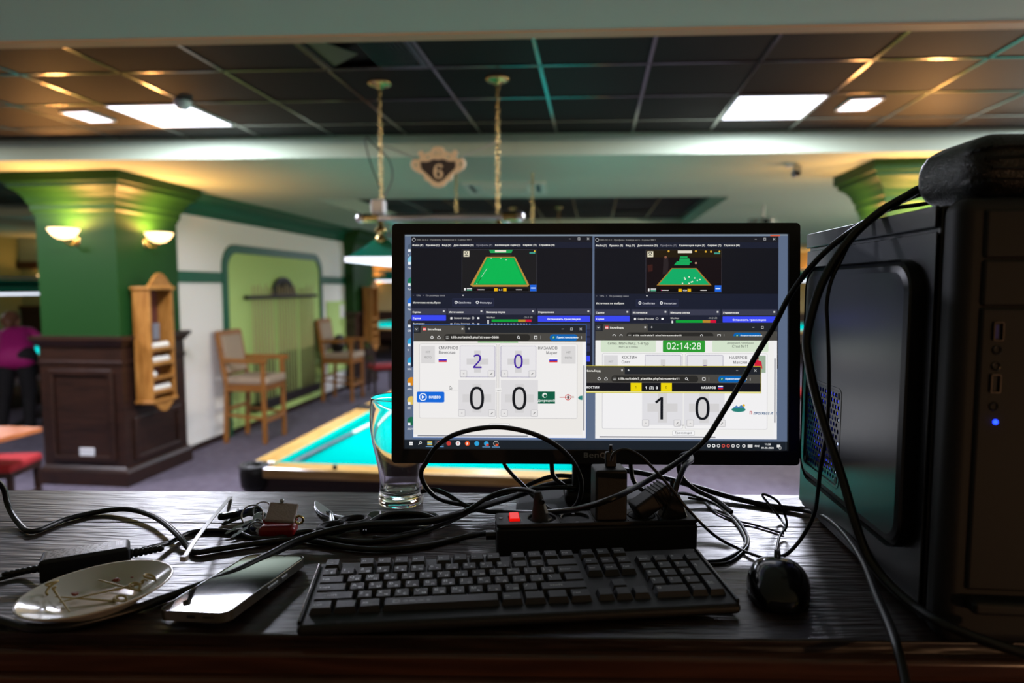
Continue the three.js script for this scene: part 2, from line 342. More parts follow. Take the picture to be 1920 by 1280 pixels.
// ---------- wall sconces ----------
const bowlGlass = std('lit frosted glass', { color: 0xfff1d8, roughness: 0.5, emissive: 0xffc98a, emissiveIntensity: 4.5 });
function sconce(label, pos, turn, power = SCONCE) {
  const t = thing('wall_sconce', label, 'wall lamp', pos, turn, 'bowl wall lamps');
  part(t, 'wall_plate', lathe([[0, 0.02], [0.03, 0.018], [0.045, 0.008], [0.048, 0]]).rotateX(Math.PI / 2).translate(0, -0.05, 0), M.brass);
  part(t, 'arm', tubeOf([[0, -0.05, 0.01], [0, -0.09, 0.05], [0, -0.08, 0.1], [0, -0.035, 0.13]], 0.011), M.brass);
  const b = part(t, 'bowl', lathe([[0.004, -0.045], [0.05, -0.038], [0.09, -0.012], [0.118, 0.028], [0.126, 0.05], [0.121, 0.05], [0.11, 0.026], [0.08, -0.008], [0.04, -0.028], [0.004, -0.032]]).translate(0, 0, 0.14), bowlGlass);
  part(b, 'finial', ball(0.012, 0, -0.052, 0.14), M.brass);
  if (power) { const l = new THREE.SpotLight(WARM, power, 0, 1.5, 0.25, 2); l.name = 'sconce_glow'; l.position.set(0, 0.03, 0.14); l.target.position.set(0, 1.5, 0.16); l.shadow.radius = 3; l.castShadow = true; t.add(l, l.target); }
  return t;
}
sconce('glowing bowl wall lamp on the wide face of the green column', [-4.72, 2.32, -5.78], 0);
sconce('glowing bowl wall lamp on the green column above the wooden ball cabinet', [-4.325, 2.32, -6.2], Math.PI / 2);
sconce('bowl wall lamp lighting the green column behind the computer tower', [2.69, 2.3, -6.06], 0);
sconce('bowl wall lamp on the inner side of the column behind the computer', [2.4, 2.3, -6.36], -Math.PI / 2, SCONCE * 0.3);
sconce('far wall lamp glowing on the ochre wall seen under the billiard lamp', [-6.805, 1.9, -20.7], 0, SCONCE);
sconce('dim bowl lamp on the olive wall left of the green column, outer of two', [-11.3, 2.05, -13.07], 0, 0.8);
sconce('dim bowl lamp on the olive wall left of the green column, inner of two', [-10.75, 2.05, -13.07], 0, 0.8);
sconce('bowl wall lamp on the far right wall', [6.5, 2.1, -20.78], 0, SCONCE);

// ---------- billiard tables ----------
function billiardTable(label) {
  const t = thing('billiard_table', label, 'billiard table', [-0.92, 0, -5.47]);
  const L = 3.9, W = 2.06, R = 0.14, gap = 0.085, hl = L / 2, hw = W / 2;
  part(t, 'bed', metres(new THREE.BoxGeometry(W - 0.2, 0.04, L - 0.2).translate(0, 0.79, 0), 1), M.cloth);
  const rail = (len) => metres(extrude(polygon([[-len / 2, 0], [len / 2, 0], [len / 2 - 0.03, R], [-len / 2 + 0.03, R]]), 0.055, 0.008).rotateX(Math.PI / 2).translate(0, 0.85, 0));
  const nose = (len) => metres(extrude(polygon([[-len / 2, R - 0.002], [len / 2, R - 0.002], [len / 2 - 0.05, R + 0.05], [-len / 2 + 0.05, R + 0.05]]), 0.04, 0.008).rotateX(Math.PI / 2).translate(0, 0.846, 0));
  const place = (g, a, x, z) => g.rotateY(a).translate(x, 0, z);
  const e = W - 2 * gap - 0.1, s = hl - gap - 0.11;
  // the shape's +y becomes +z once laid down, so its outer side lies at -z
  for (const [len, a, x, z] of [[e, 0, 0, -hl], [e, Math.PI, 0, hl], [s, Math.PI / 2, -hw, hl / 2 - 0.01], [s, Math.PI / 2, -hw, -hl / 2 + 0.01], [s, -Math.PI / 2, hw, hl / 2 - 0.01], [s, -Math.PI / 2, hw, -hl / 2 + 0.01]]) {
    part(t, 'rail', place(rail(len), a, x, z), M.railWood); part(t, 'cushion', place(nose(len), a, x, z), M.cloth);
  }
  for (const x of [-1, 1]) for (const z of [-1, 0, 1]) {
    const p = part(t, 'pocket', lathe([[0.075, 0], [0.085, 0.012], [0.078, 0.02], [0.05, 0.02], [0.046, 0.008], [0.044, -0.08], [0.05, -0.14], [0.075, -0.1], [0.08, -0.03], [0.075, 0]], 20).translate(x * (hw - 0.055), 0.838, z * (hl - 0.055)), M.leather);
    part(p, 'pocket_ring', clean(new THREE.TorusGeometry(0.064, 0.006, 8, 24).rotateX(Math.PI / 2).translate(x * (hw - 0.055), 0.854, z * (hl - 0.055))), M.gloss);
  }
  part(t, 'apron', [rbox(W - 0.1, 0.2, L - 0.1, 0.015, 0, 0.69, 0)], M.wenge);
  part(t, 'bottom_moulding', ringLoft(W - 0.16, L - 0.16, [[0, 0.56], [0.03, 0.57], [0.03, 0.6], [0, 0.62]], false), M.wenge);
  for (const x of [-1, 1]) for (const z of [-1, 0, 1]) part(t, 'leg', lathe([[0.07, 0], [0.075, 0.03], [0.05, 0.06], [0.06, 0.2], [0.085, 0.38], [0.06, 0.44], [0.09, 0.5], [0.09, 0.6]], 16).translate(x * (hw - 0.28), 0, z * (hl - 0.35)), M.wenge);
  return t;
}
const table0 = billiardTable('billiard table with turquoise cloth nearest the counter, a cue lying on it');
copy(table0, 'second billiard table in line behind the monitor', [-0.9, 0, -11.55], 0);
copy(table0, 'billiard table in the left hall where a person in magenta bends', [-9.15, 0, -9.8], 0);
copy(table0, 'billiard table in the right part of the hall behind the computer tower', [6.2, 0, -11.2], 0);
copy(table0, 'far billiard table seen between the wooden ball cabinet and the monitor', [-5.3, 0, -18.3], 0);
copy(table0, 'far billiard table glimpsed between the monitor and the computer tower', [5.0, 0, -18.3], 0);

function cueOn(label, a, b) {
  const t = thing('billiard_cue', label, 'cue', a), A = V(a), d = V(b).sub(A), p = (k) => d.clone().multiplyScalar(k).toArray();
  part(t, 'butt', rod(p(0), p(0.42), 0.0145, 10, 0.011), std('grey stained cue butt', { color: 0x4d5660, roughness: 0.3 }));
  part(t, 'shaft', rod(p(0.42), p(0.985), 0.011, 10, 0.007), std('pale ash cue shaft', { color: 0xd9cfc0, roughness: 0.35 }));
  part(t, 'tip', rod(p(0.985), p(1), 0.007, 10), M.leather);
}
cueOn('billiard cue lying along the left cushion of the near turquoise table', [-1.743, 0.828, -3.678], [-1.597, 0.826, -5.792]);
solo('chalk_cube', 'dark cube of cue chalk on the near wooden rail of the turquoise table', 'chalk', [rbox(0.024, 0.022, 0.024, 0.003, 0, 0.011, 0)], M.black, [-1.413, 0.85, -3.554], 0.3);

// ---------- billiard lamps ----------
function chain(parent, name, x, z, y0, y1, mat) {
  const c = new THREE.Group(); c.name = name; parent.add(c);
  const g = clean(new THREE.TorusGeometry(0.013, 0.0035, 6, 14).scale(0.8, 1.5, 1)), n = Math.round((y0 - y1) / 0.031);
  for (let i = 0; i < n; i++) { const l = part(c, 'chain_link', g, mat); l.position.set(x, y0 - (i + 0.5) * (y0 - y1) / n, z); l.rotation.y = i % 2 ? 1.2 : -0.3; }
  return c;
}
const tubeLit = std('lit lamp rim', { color: 0xffffff, roughness: 0.5, emissive: COOL, emissiveIntensity: 1.6 });
function billiardLamp(label, top) {
  // origin: middle of the lamp, on the level of its rim
  const t = thing('billiard_lamp', label, 'hanging lamp', [-0.917, 1.985, -5.12]);
  const hz = 1.12, hx = 0.42;
  for (const s of [-1, 1]) {
    const b = part(t, 'crossbar', rod([-hx - 0.02, 0.275, s * hz], [hx + 0.02, 0.275, s * hz], 0.021, 18), M.chrome);
    for (const e of [-1, 1]) { part(b, 'brass_collar', rod([e * hx - 0.04, 0.275, s * hz], [e * hx + 0.05, 0.275, s * hz], 0.026, 18), M.brass); part(b, 'end_ball', ball(0.03, e * (hx + 0.06), 0.275, s * hz), M.chrome); }
    for (const e of [-1, 1]) {
      part(t, 'stem', lathe([[0.012, 0.12], [0.03, 0.13], [0.036, 0.15], [0.024, 0.17], [0.014, 0.178], [0.034, 0.19], [0.036, 0.21], [0.016, 0.228], [0.014, 0.275]], 20).translate(e * (hx - 0.065), 0, s * hz), M.brass);
      chain(t, 'chain', e * (hx - 0.07), s * hz, top - 1.985 - 0.03, 0.29, M.brass);
      part(t, 'ceiling_rose', lathe([[0.004, -0.034], [0.018, -0.032], [0.022, -0.02], [0.055, -0.016], [0.068, -0.008], [0.068, 0]], 24).translate(e * (hx - 0.07), top - 1.985, s * hz), M.brass);
    }
  }
  for (const e of [-1, 1]) part(t, 'long_bar', rod([e * (hx - 0.065), 0.275, -hz], [e * (hx - 0.065), 0.275, hz], 0.014, 12), M.chrome);
  part(t, 'spine', rbox(0.62, 0.05, 2 * hz - 0.06, 0.01, 0, 0.215, 0), M.shade);
  part(t, 'shade', ringLoft(0.8, 2.2, [[-0.3, 0.19], [0, 0.15], [0.125, 0.042], [0.118, 0.04], [-0.01, 0.14], [-0.3, 0.178]], false), M.shade);
  part(t, 'rim', ringLoft(0.8, 2.2, [[0.118, 0.042], [0.14, 0.04], [0.14, 0.012], [0.1, 0.01], [0.1, 0.03]], false), tubeLit);
  part(t, 'diffuser', rbox(0.84, 0.01, 2.24, 0.003, 0, 0.035, 0), tubeLit);
  area(t, 'lamp_glow', COOL, TABLE, 0.7, 2.1, [0, 0.026, 0]);
  return t;
}
const lamp0 = billiardLamp('green billiard lamp with chrome crossbar hanging on brass chains over the near table', 3.045);
copy(lamp0, 'second green billiard lamp hanging over the table behind the monitor', [-0.9, 1.985, -11.55]);
copy(lamp0, 'green billiard lamp over the left hall table, its white rim glowing beside the column', [-9.15, 1.72, -9.8]);
copy(lamp0, 'billiard lamp over the right table behind the computer tower', [6.2, 1.985, -11.2]);
copy(lamp0, 'far billiard lamp over the table beyond the second column', [-5.3, 1.985, -18.3]);
copy(lamp0, 'far billiard lamp seen in the gap between monitor and computer tower', [5.0, 1.985, -18.3]);
{
  const t = thing('lamp_camera', 'small white camera box standing on the left end of the lamp crossbar', 'camera', [-1.285, 2.281, -4.0]);
  part(t, 'housing', rbox(0.085, 0.085, 0.07, 0.018, 0, 0.045, 0), M.whitePlastic); part(t, 'lens', cyl(0.018, 0.018, 0.01, 0, 0, 0, 16).rotateX(Math.PI / 2).translate(0, 0.05, -0.038), M.gloss);
}
{ // hanging number plaque
  const t = thing('number_plaque', 'ornate cream framed plaque with the number 6 hung between the lamp chains', 'sign', [-0.911, 2.535, -3.97], 0.03);
  const half = [[0, -0.108], [0.035, -0.098], [0.055, -0.075], [0.08, -0.062], [0.09, -0.035], [0.125, -0.018], [0.155, 0.005], [0.162, 0.035], [0.145, 0.058], [0.118, 0.055], [0.108, 0.07], [0.112, 0.092], [0.096, 0.1], [0.085, 0.085], [0.07, 0.092], [0.045, 0.1], [0.03, 0.122], [0, 0.128]];
  const all = half.concat(half.slice(1, -1).reverse().map(([x, y]) => [-x, y])), s = new THREE.Shape(new THREE.SplineCurve(all.map((p) => new THREE.Vector2(...p)).concat([new THREE.Vector2(...all[0])])).getPoints(90));
  const inn = [[0, -0.078], [0.03, -0.064], [0.06, -0.034], [0.1, 0.002], [0.11, 0.042], [0.06, 0.042], [0.03, 0.056], [0, 0.052]], ia = inn.concat(inn.slice(1, -1).reverse().map(([x, y]) => [-x, y]));
  s.holes.push(new THREE.Path(ia.map((p) => new THREE.Vector2(...p))));
  for (const [x, y, r] of [[-0.013, 0.09, 0.007], [0.013, 0.09, 0.007], [-0.131, 0.025, 0.008], [0.131, 0.025, 0.008], [-0.06, 0.068, 0.007], [0.06, 0.068, 0.007]]) { const h = new THREE.Path(); h.absarc(x, y, r, 0, Math.PI * 2, true); s.holes.push(h); }
  const cream = std('cream carved wood', { color: 0xf0dfc2, roughness: 0.55 });
  part(t, 'frame', clean(extrude(s, 0.016, 0.004)), cream);
  part(t, 'panel', clean(extrude(polygon(ia.map(([x, y]) => [x * 1.06, y * 1.06])), 0.006)), std('dark plum board', { color: 0x2a2228, roughness: 0.6 }));
  for (const e of [-1, 1]) { part(t, 'scroll', clean(new THREE.TorusGeometry(0.02, 0.008, 8, 20).translate(e * 0.13, 0.03, 0.016)), cream); part(t, 'scroll', clean(new THREE.TorusGeometry(0.012, 0.006, 8, 16).translate(e * 0.1, 0.088, 0.014)), cream); }
  part(t, 'scroll', clean(new THREE.TorusGeometry(0.024, 0.008, 8, 20).scale(1.1, 0.9, 1).translate(0, 0.087, 0.016)), cream);
  const font = await new FontLoader().loadAsync('fonts/droid/droid_serif_bold.typeface.json');
  const six = new TextGeometry('6', { font, size: 0.082, depth: 0.006, curveSegments: 8 }); six.computeBoundingBox(); six.translate(-(six.boundingBox.max.x + six.boundingBox.min.x) / 2, -0.055, 0.006);
  part(t, 'numeral', clean(six), cream);
  for (const e of [-1, 1]) part(t, 'hanger', rod([e * 0.13, 0.06, 0.006], [e * 0.345, 0.155, -0.02], 0.003, 6), M.steel);
}
solo('lamp_wire', 'thin dark wire drooping beside the left lamp chain', 'wire', tubeOf([[0, 0, 0], [-0.06, 0.16, 0], [-0.085, 0.3, 0], [-0.02, 0.24, 0], [0.06, 0.16, 0.01], [0.075, 0.06, 0], [0.02, -0.06, 0]].map(([x, y, z]) => [x, y, z]), 0.004), M.rubber, [-1.262, 2.43, -3.965]);

// ---------- chairs along the wall ----------
function barChair(label, pos) {
  const t = thing('spectator_chair', label, 'chair', pos, 0);
  // faces +x, back towards the wall; seat 0.56 wide along z, 0.5 deep along x
  const w = 0.27;
  for (const s of [-1, 1]) {
    part(t, 'leg', [bar([0.24, 0, s * (w - 0.02)], [0.235, 0.98, s * (w - 0.02)], 0.045, 0.045)], M.chairWood);
    part(t, 'leg', [bar([-0.25, 0, s * (w - 0.02)], [-0.22, 0.7, s * (w - 0.02)], 0.045, 0.05), bar([-0.22, 0.68, s * (w - 0.02)], [-0.32, 1.31, s * (w - 0.03)], 0.045, 0.05)], M.chairWood);
    part(t, 'armrest', [bar([-0.26, 0.985, s * (w - 0.01)], [0.3, 0.985, s * (w + 0.02)], 0.055, 0.03, 0.008)], M.chairWood);
    part(t, 'stretcher', bar([-0.24, 0.34, s * (w - 0.02)], [0.23, 0.3, s * (w - 0.02)], 0.03, 0.04), M.chairWood);
  }
  part(t, 'footrest', rbox(0.06, 0.05, 2 * w - 0.04, 0.01, 0.235, 0.27, 0), M.chairWood);
  part(t, 'stretcher', rbox(0.03, 0.04, 2 * w - 0.06, 0.006, -0.235, 0.4, 0), M.chairWood);
  part(t, 'seat_frame', rbox(0.5, 0.08, 2 * w, 0.01, 0, 0.66, 0), M.chairWood);
  part(t, 'seat', rbox(0.54, 0.1, 2 * w - 0.03, 0.04, 0.02, 0.745, 0, 4), M.fabric);
  const back = rbox(0.07, 0.46, 2 * w - 0.1, 0.03, 0, 0, 0, 4).rotateZ(0.157).translate(-0.275, 1.05, 0);
  part(t, 'backrest', back, M.fabric);
  part(t, 'top_rail', rbox(0.05, 0.07, 2 * w - 0.02, 0.02, 0, 0, 0, 3).rotateZ(0.157).translate(-0.318, 1.3, 0), M.chairWood);
  part(t, 'back_board', rbox(0.016, 0.5, 2 * w - 0.08, 0.004, -0.045, 0, 0).rotateZ(0.157).translate(-0.275, 1.05, 0), M.chairWood);
  return t;
}
const chair0 = barChair('tall wooden spectator chair with beige seat left of the cue rack', [-4.09, 0, -7.8]);
copy(chair0, 'tall wooden spectator chair with a black bag on its seat right of the cue rack', [-4.1, 0, -10.75]);
solo('black_bag', 'crumpled black bag on the seat of the far spectator chair', 'bag', (() => { const g = new THREE.SphereGeometry(0.14, 20, 14).scale(0.8, 1.1, 1), p = g.attributes.position; for (let i = 0; i < p.count; i++) { const f = 1 + 0.35 * (vnoise(p.getX(i) * 16 + 9, p.getY(i) * 16 + 9, 64, 64, 5) - 0.5); p.setXYZ(i, p.getX(i) * f, p.getY(i) * f, p.getZ(i) * f); } g.computeVertexNormals(); return clean(g); })(), M.leather, [-4.15, 0.92, -10.7]);

const ORD = 'first second third fourth fifth sixth seventh eighth ninth tenth eleventh twelfth thirteenth fourteenth fifteenth sixteenth seventeenth eighteenth nineteenth twentieth'.split(' ');
// ---------- cue rack ----------
{
  const t = thing('cue_rack', 'dark wooden cue rack with a fan crest on the lime alcove wall', 'cue rack', [-4.47, 0, -9.4]);
  const dk = std('black stained wood', { color: 0x17100e, roughness: 0.4 });
  part(t, 'top_shelf', rbox(0.07, 0.05, 2.2, 0.008, 0.035, 1.715, 0), dk);
  const cr = new THREE.Shape(); cr.moveTo(-0.43, 0); cr.lineTo(0.43, 0); cr.absarc(0, -0.16, 0.42, 0.4, Math.PI - 0.4, false); cr.lineTo(-0.43, 0);
  for (let i = 0; i < 9; i++) { const x = -0.31 + i * 0.0775, h = Math.sqrt(0.42 * 0.42 - x * x) - 0.16 - 0.035; if (h > 0.05) cr.holes.push(new THREE.Path([[x - 0.024, 0.03], [x + 0.024, 0.03], [x + 0.024, h * 0.86], [x - 0.024, h]].map((p) => new THREE.Vector2(...p)))); }
  part(t, 'crest', metres(extrude(cr, 0.025, 0.004).rotateY(Math.PI / 2).translate(0.01, 1.735, 0)), dk);
  for (let i = 0; i < 24; i++) part(t, 'cue_clip', clean(new THREE.TorusGeometry(0.018, 0.006, 6, 12, 4.5).rotateX(Math.PI / 2).translate(0.075, 1.712, -1.03 + i * 0.0896)), dk);
  part(t, 'bottom_tray', [rbox(0.13, 0.1, 2.0, 0.01, 0.065, 0.26, 0), rbox(0.02, 0.05, 2.0, 0.005, 0.125, 0.32, 0)], dk);
  const q = thing('rack_cue', 'first slim billiard cue from the left in the dark rack on the lime wall', 'cue', [-4.41, 0.31, -8.43], 0, 'cues standing in the rack');
  part(q, 'butt', rod([0, 0, 0], [0, 0.62, 0], 0.0145, 8, 0.012), std('dark cue butt', { color: 0x4a3523, roughness: 0.35 }));
  part(q, 'shaft', rod([0, 0.62, 0], [0, 1.56, 0], 0.012, 8, 0.0065), std('maple cue shaft', { color: 0xa9966a, roughness: 0.35 }));
  let nth = 0; for (let i = 1; i < 22; i++) if (i !== 7 && i !== 15) { const c = copy(q, ORD[++nth] + ' slim billiard cue from the left in the dark rack on the lime wall', [-4.41, 0.31, -8.43 - i * 0.0896], 0); c.scale.y = 0.97 + 0.05 * rnd(); }
}
// ---------- ball cabinet ----------
function ballCabinet(label, pos) {
  const t = thing('ball_cabinet', label, 'cabinet', pos, 0);
  // against the column's side, opening towards +x; 0.36 wide along z, 0.2 deep
  const w = 0.17, D = 0.17;
  for (const s of [-1, 1]) part(t, 'side_panel', upright(rbox(D, 1.06, 0.025, 0.004, D / 2, 0.56, s * w)), M.oak);
  part(t, 'back_panel', upright(rbox(0.015, 1.06, 2 * w, 0.003, 0.008, 0.56, 0)), std('reddish brown back board', { color: 0x5a2a22, roughness: 0.6 }));
  part(t, 'bottom_board', rbox(D + 0.02, 0.03, 2 * w + 0.05, 0.008, D / 2, 0.03, 0), M.oak);
  part(t, 'top_board', rbox(D + 0.03, 0.03, 2 * w + 0.06, 0.008, D / 2, 1.1, 0), M.oak);
  const crest = new THREE.Shape(); crest.moveTo(-w - 0.02, 0); crest.lineTo(w + 0.02, 0); crest.bezierCurveTo(w - 0.05, 0.03, 0.09, 0.125, 0, 0.13); crest.bezierCurveTo(-0.09, 0.125, -w + 0.05, 0.03, -w - 0.02, 0);
  part(t, 'crest', metres(extrude(crest, 0.03, 0.006).rotateY(Math.PI / 2).translate(D - 0.03, 1.115, 0)), M.oak);
  const lower = new THREE.Shape(); lower.moveTo(-w, 0); lower.lineTo(w, 0); lower.bezierCurveTo(w - 0.06, -0.02, 0.08, -0.1, 0, -0.1); lower.bezierCurveTo(-0.08, -0.1, -w + 0.06, -0.02, -w, 0);
  part(t, 'lower_crest', metres(extrude(lower, 0.03, 0.006).rotateY(Math.PI / 2).translate(D - 0.03, 0.02, 0)), M.oak);
  for (const y of [0.15, 0.285, 0.42, 0.555]) part(t, 'ball_tray', [rbox(D - 0.03, 0.02, 2 * w - 0.03, 0.004, D / 2 + 0.01, y - 0.045, 0), rbox(0.014, 0.035, 2 * w - 0.03, 0.004, D - 0.005, y - 0.03, 0)], M.oak);
  return t;
}
const cab = ballCabinet('honey oak ball cabinet with arched crest on the near green column, rows of ivory balls', [-4.262, 0.74, -6.06]);
copy(cab, 'honey oak ball cabinet on the far column behind the second chair', [-4.262, 0.74, -12.45]);
{
  const g = ball(0.034, 0, 0, 0, 18), sp = 0.0685; let first = null;
  for (const [y, n, row] of [[0.15, 4, 'lowest'], [0.285, 1, 'second lowest'], [0.42, 4, 'second highest'], [0.555, 4, 'highest']]) for (let i = 0; i < n; i++) {
    const L = ORD[i] + ' ivory ball from the left on the ' + row + ' tray of the near ball cabinet';
    const pos = [-4.135, 0.74 + y, -5.957 - i * sp];
    if (!first) first = solo('billiard_ball', L, 'ball', g, M.ball, pos, 0, 'ivory balls in the oak cabinet'); else copy(first, L, pos, 0); // one ball per place on the tray
  }
  solo('score_card', 'small grey card leaning in the top of the near ball cabinet', 'card', [rbox(0.004, 0.16, 0.1, 0.002, 0, 0.08, 0)], std('grey card', { color: 0x767982, roughness: 0.5 }), [-4.2, 1.345, -6.12], 0);
}
{
  const t = thing('wall_socket', 'white double socket low on the dark panelling of the green column', 'socket', [-4.694, 0.31, -5.757]);
  part(t, 'plate', rbox(0.15, 0.085, 0.012, 0.006), M.whitePlastic); for (const s of [-1, 1]) part(t, 'outlet', lathe([[0.026, 0.008], [0.022, 0.008], [0.02, 0.002], [0, 0.002]], 20).rotateX(Math.PI / 2).translate(s * 0.036, 0, 0), M.whitePlastic);
}
// ---------- on the soffit ----------
{
  const acM = std('cream plastic', { color: 0xb9beae, roughness: 0.5 });
  const t = thing('ceiling_air_conditioner', 'square white cassette air conditioner in the pale soffit behind the number plaque', 'air conditioner', [-0.93, 2.862, -7.15], 0.06);
  part(t, 'grille_frame', (() => { const o = roundRect(0.84, 0.84, 0.03); for (const [x, y, w, h] of [[0, 0.34, 0.6, 0.05], [0, -0.34, 0.6, 0.05], [0.34, 0, 0.05, 0.6], [-0.34, 0, 0.05, 0.6]]) o.holes.push(roundRect(w, h, 0.012, x, y)); return metres(flat(extrude(o, 0.02, 0.004))); })(), acM);
  part(t, 'intake', rbox(0.5, 0.012, 0.5, 0.004, 0, -0.002, 0), acM);
  for (let i = 0; i < 8; i++) part(t, 'slat', rbox(0.46, 0.01, 0.02, 0.002, 0, -0.012, -0.2 + i * 0.057), acM);
  part(t, 'duct', rbox(0.78, 0.004, 0.78, 0.001, 0, 0.012, 0), M.black);
}
{
  const t = thing('security_camera', 'dark dome security camera on the soffit left of the right column', 'camera', [1.64, 2.877, -6.07]);
  part(t, 'bracket', rbox(0.1, 0.02, 0.09, 0.006, 0, -0.01, 0), M.whitePlastic); part(t, 'body', cyl(0.035, 0.03, 0.1, 0, 0, 0, 18).rotateX(1.1).translate(0.02, -0.06, 0.03), M.steel); part(t, 'lens', cyl(0.026, 0.026, 0.01, 0, 0, 0, 18).rotateX(1.1).translate(0.02, -0.085, 0.08), M.gloss);
}
{
  const t = thing('projector', 'grey projector box hanging under the soffit above the monitor corner', 'projector', [2.1, 2.66, -9.0], -0.6);
  part(t, 'housing', rbox(0.32, 0.1, 0.22, 0.02, 0, 0, 0), M.steel); part(t, 'mount', rod([0, 0.05, 0], [0, 0.225, 0], 0.015), M.steel); part(t, 'lens', cyl(0.03, 0.03, 0.03, 0, 0, 0, 16).rotateX(Math.PI / 2).translate(0.08, 0, 0.12), M.gloss);
}
// ---------- left hall: seat, table, person ----------
{
  const t = thing('cafe_table', 'small cafe table with reddish wooden top left of the column', 'table', [-4.62, 0, -4.4]);
  part(t, 'table_top', metres(flat(extrude(roundRect(0.8, 0.7, 0.04), 0.035, 0.006)).translate(0, 0.735, 0)), std('orange stained wood', { map: woodMap(0x9a552e, 0xc47a48, 71, 1.4), roughness: 0.3 }));
  part(t, 'pedestal', lathe([[0.22, 0], [0.22, 0.02], [0.05, 0.05], [0.04, 0.4], [0.05, 0.7], [0.12, 0.735]], 20), M.wenge);
}
{
  const t = thing('red_chair', 'low wooden chair with a red seat left of the column', 'chair', [-4.68, 0, -4.78], 0.25);
  part(t, 'seat', rbox(0.46, 0.07, 0.44, 0.03, 0, 0.46, 0, 4), M.red); part(t, 'seat_frame', rbox(0.44, 0.05, 0.42, 0.01, 0, 0.41, 0), M.wenge);
  for (const x of [-1, 1]) for (const z of [-1, 1]) part(t, 'leg', bar([x * 0.2, 0, z * 0.19], [x * 0.19, 0.42, z * 0.18], 0.04, 0.04), M.wenge);
  part(t, 'stretcher', [bar([0.2, 0.2, -0.18], [0.2, 0.2, 0.18], 0.02, 0.025), bar([-0.2, 0.2, -0.18], [-0.2, 0.2, 0.18], 0.02, 0.025)], M.wenge);
  part(t, 'backrest', [bar([-0.2, 0.42, 0.19], [-0.27, 0.9, 0.19], 0.035, 0.035), bar([-0.2, 0.42, -0.19], [-0.27, 0.9, -0.19], 0.035, 0.035), rbox(0.03, 0.1, 0.4, 0.01, -0.26, 0.84, 0), rbox(0.02, 0.06, 0.4, 0.01, -0.23, 0.62, 0)], M.wenge);
  copy(t, 'red seated chair at the far end of the hall between column and monitor', [-3.695, 0, -11.59], 0.6);
  copy(t, 'red seated chair far off in the gap beside the computer tower', [2.767, -0, -9.347], -0.5);
}
function flesh(bones, res, c, S, mat, k = 0.03) { // bones: [a, b, ra, rb]; a smooth union meshed on a grid
  const mc = new MarchingCubes(res, mat, false, false, 60000), n = res, P = new THREE.Vector3(), A = new THREE.Vector3(), d = new THREE.Vector3();
  const B = bones.map(([a, b, ra, rb]) => [V(a), V(b), ra, rb]);
  for (let z = 0; z < n; z++) for (let y = 0; y < n; y++) for (let x = 0; x < n; x++) {
    P.set((x - n / 2) / (n / 2) * S[0] + c[0], (y - n / 2) / (n / 2) * S[1] + c[1], (z - n / 2) / (n / 2) * S[2] + c[2]);
    let f = 1e3;
    for (const [a, b, ra, rb] of B) {
      d.subVectors(b, a); A.subVectors(P, a); const t = Math.min(1, Math.max(0, A.dot(d) / d.lengthSq())), v = A.addScaledVector(d, -t).length() - (ra + (rb - ra) * t), h = Math.max(k - Math.abs(f - v), 0) / k;
      f = Math.min(f, v) - h * h * k * 0.25;
    }
    mc.field[x + y * n + z * n * n] = -f;
  }
  mc.isolation = 0; mc.update();
  const g = new THREE.BufferGeometry(); g.setAttribute('position', new THREE.BufferAttribute(mc.positionArray.slice(0, mc.count * 3), 3));
  g.scale(...S).translate(...c);
  const m2 = mergeVertices(g, 1e-5); m2.computeVertexNormals(); return clean(m2);
}
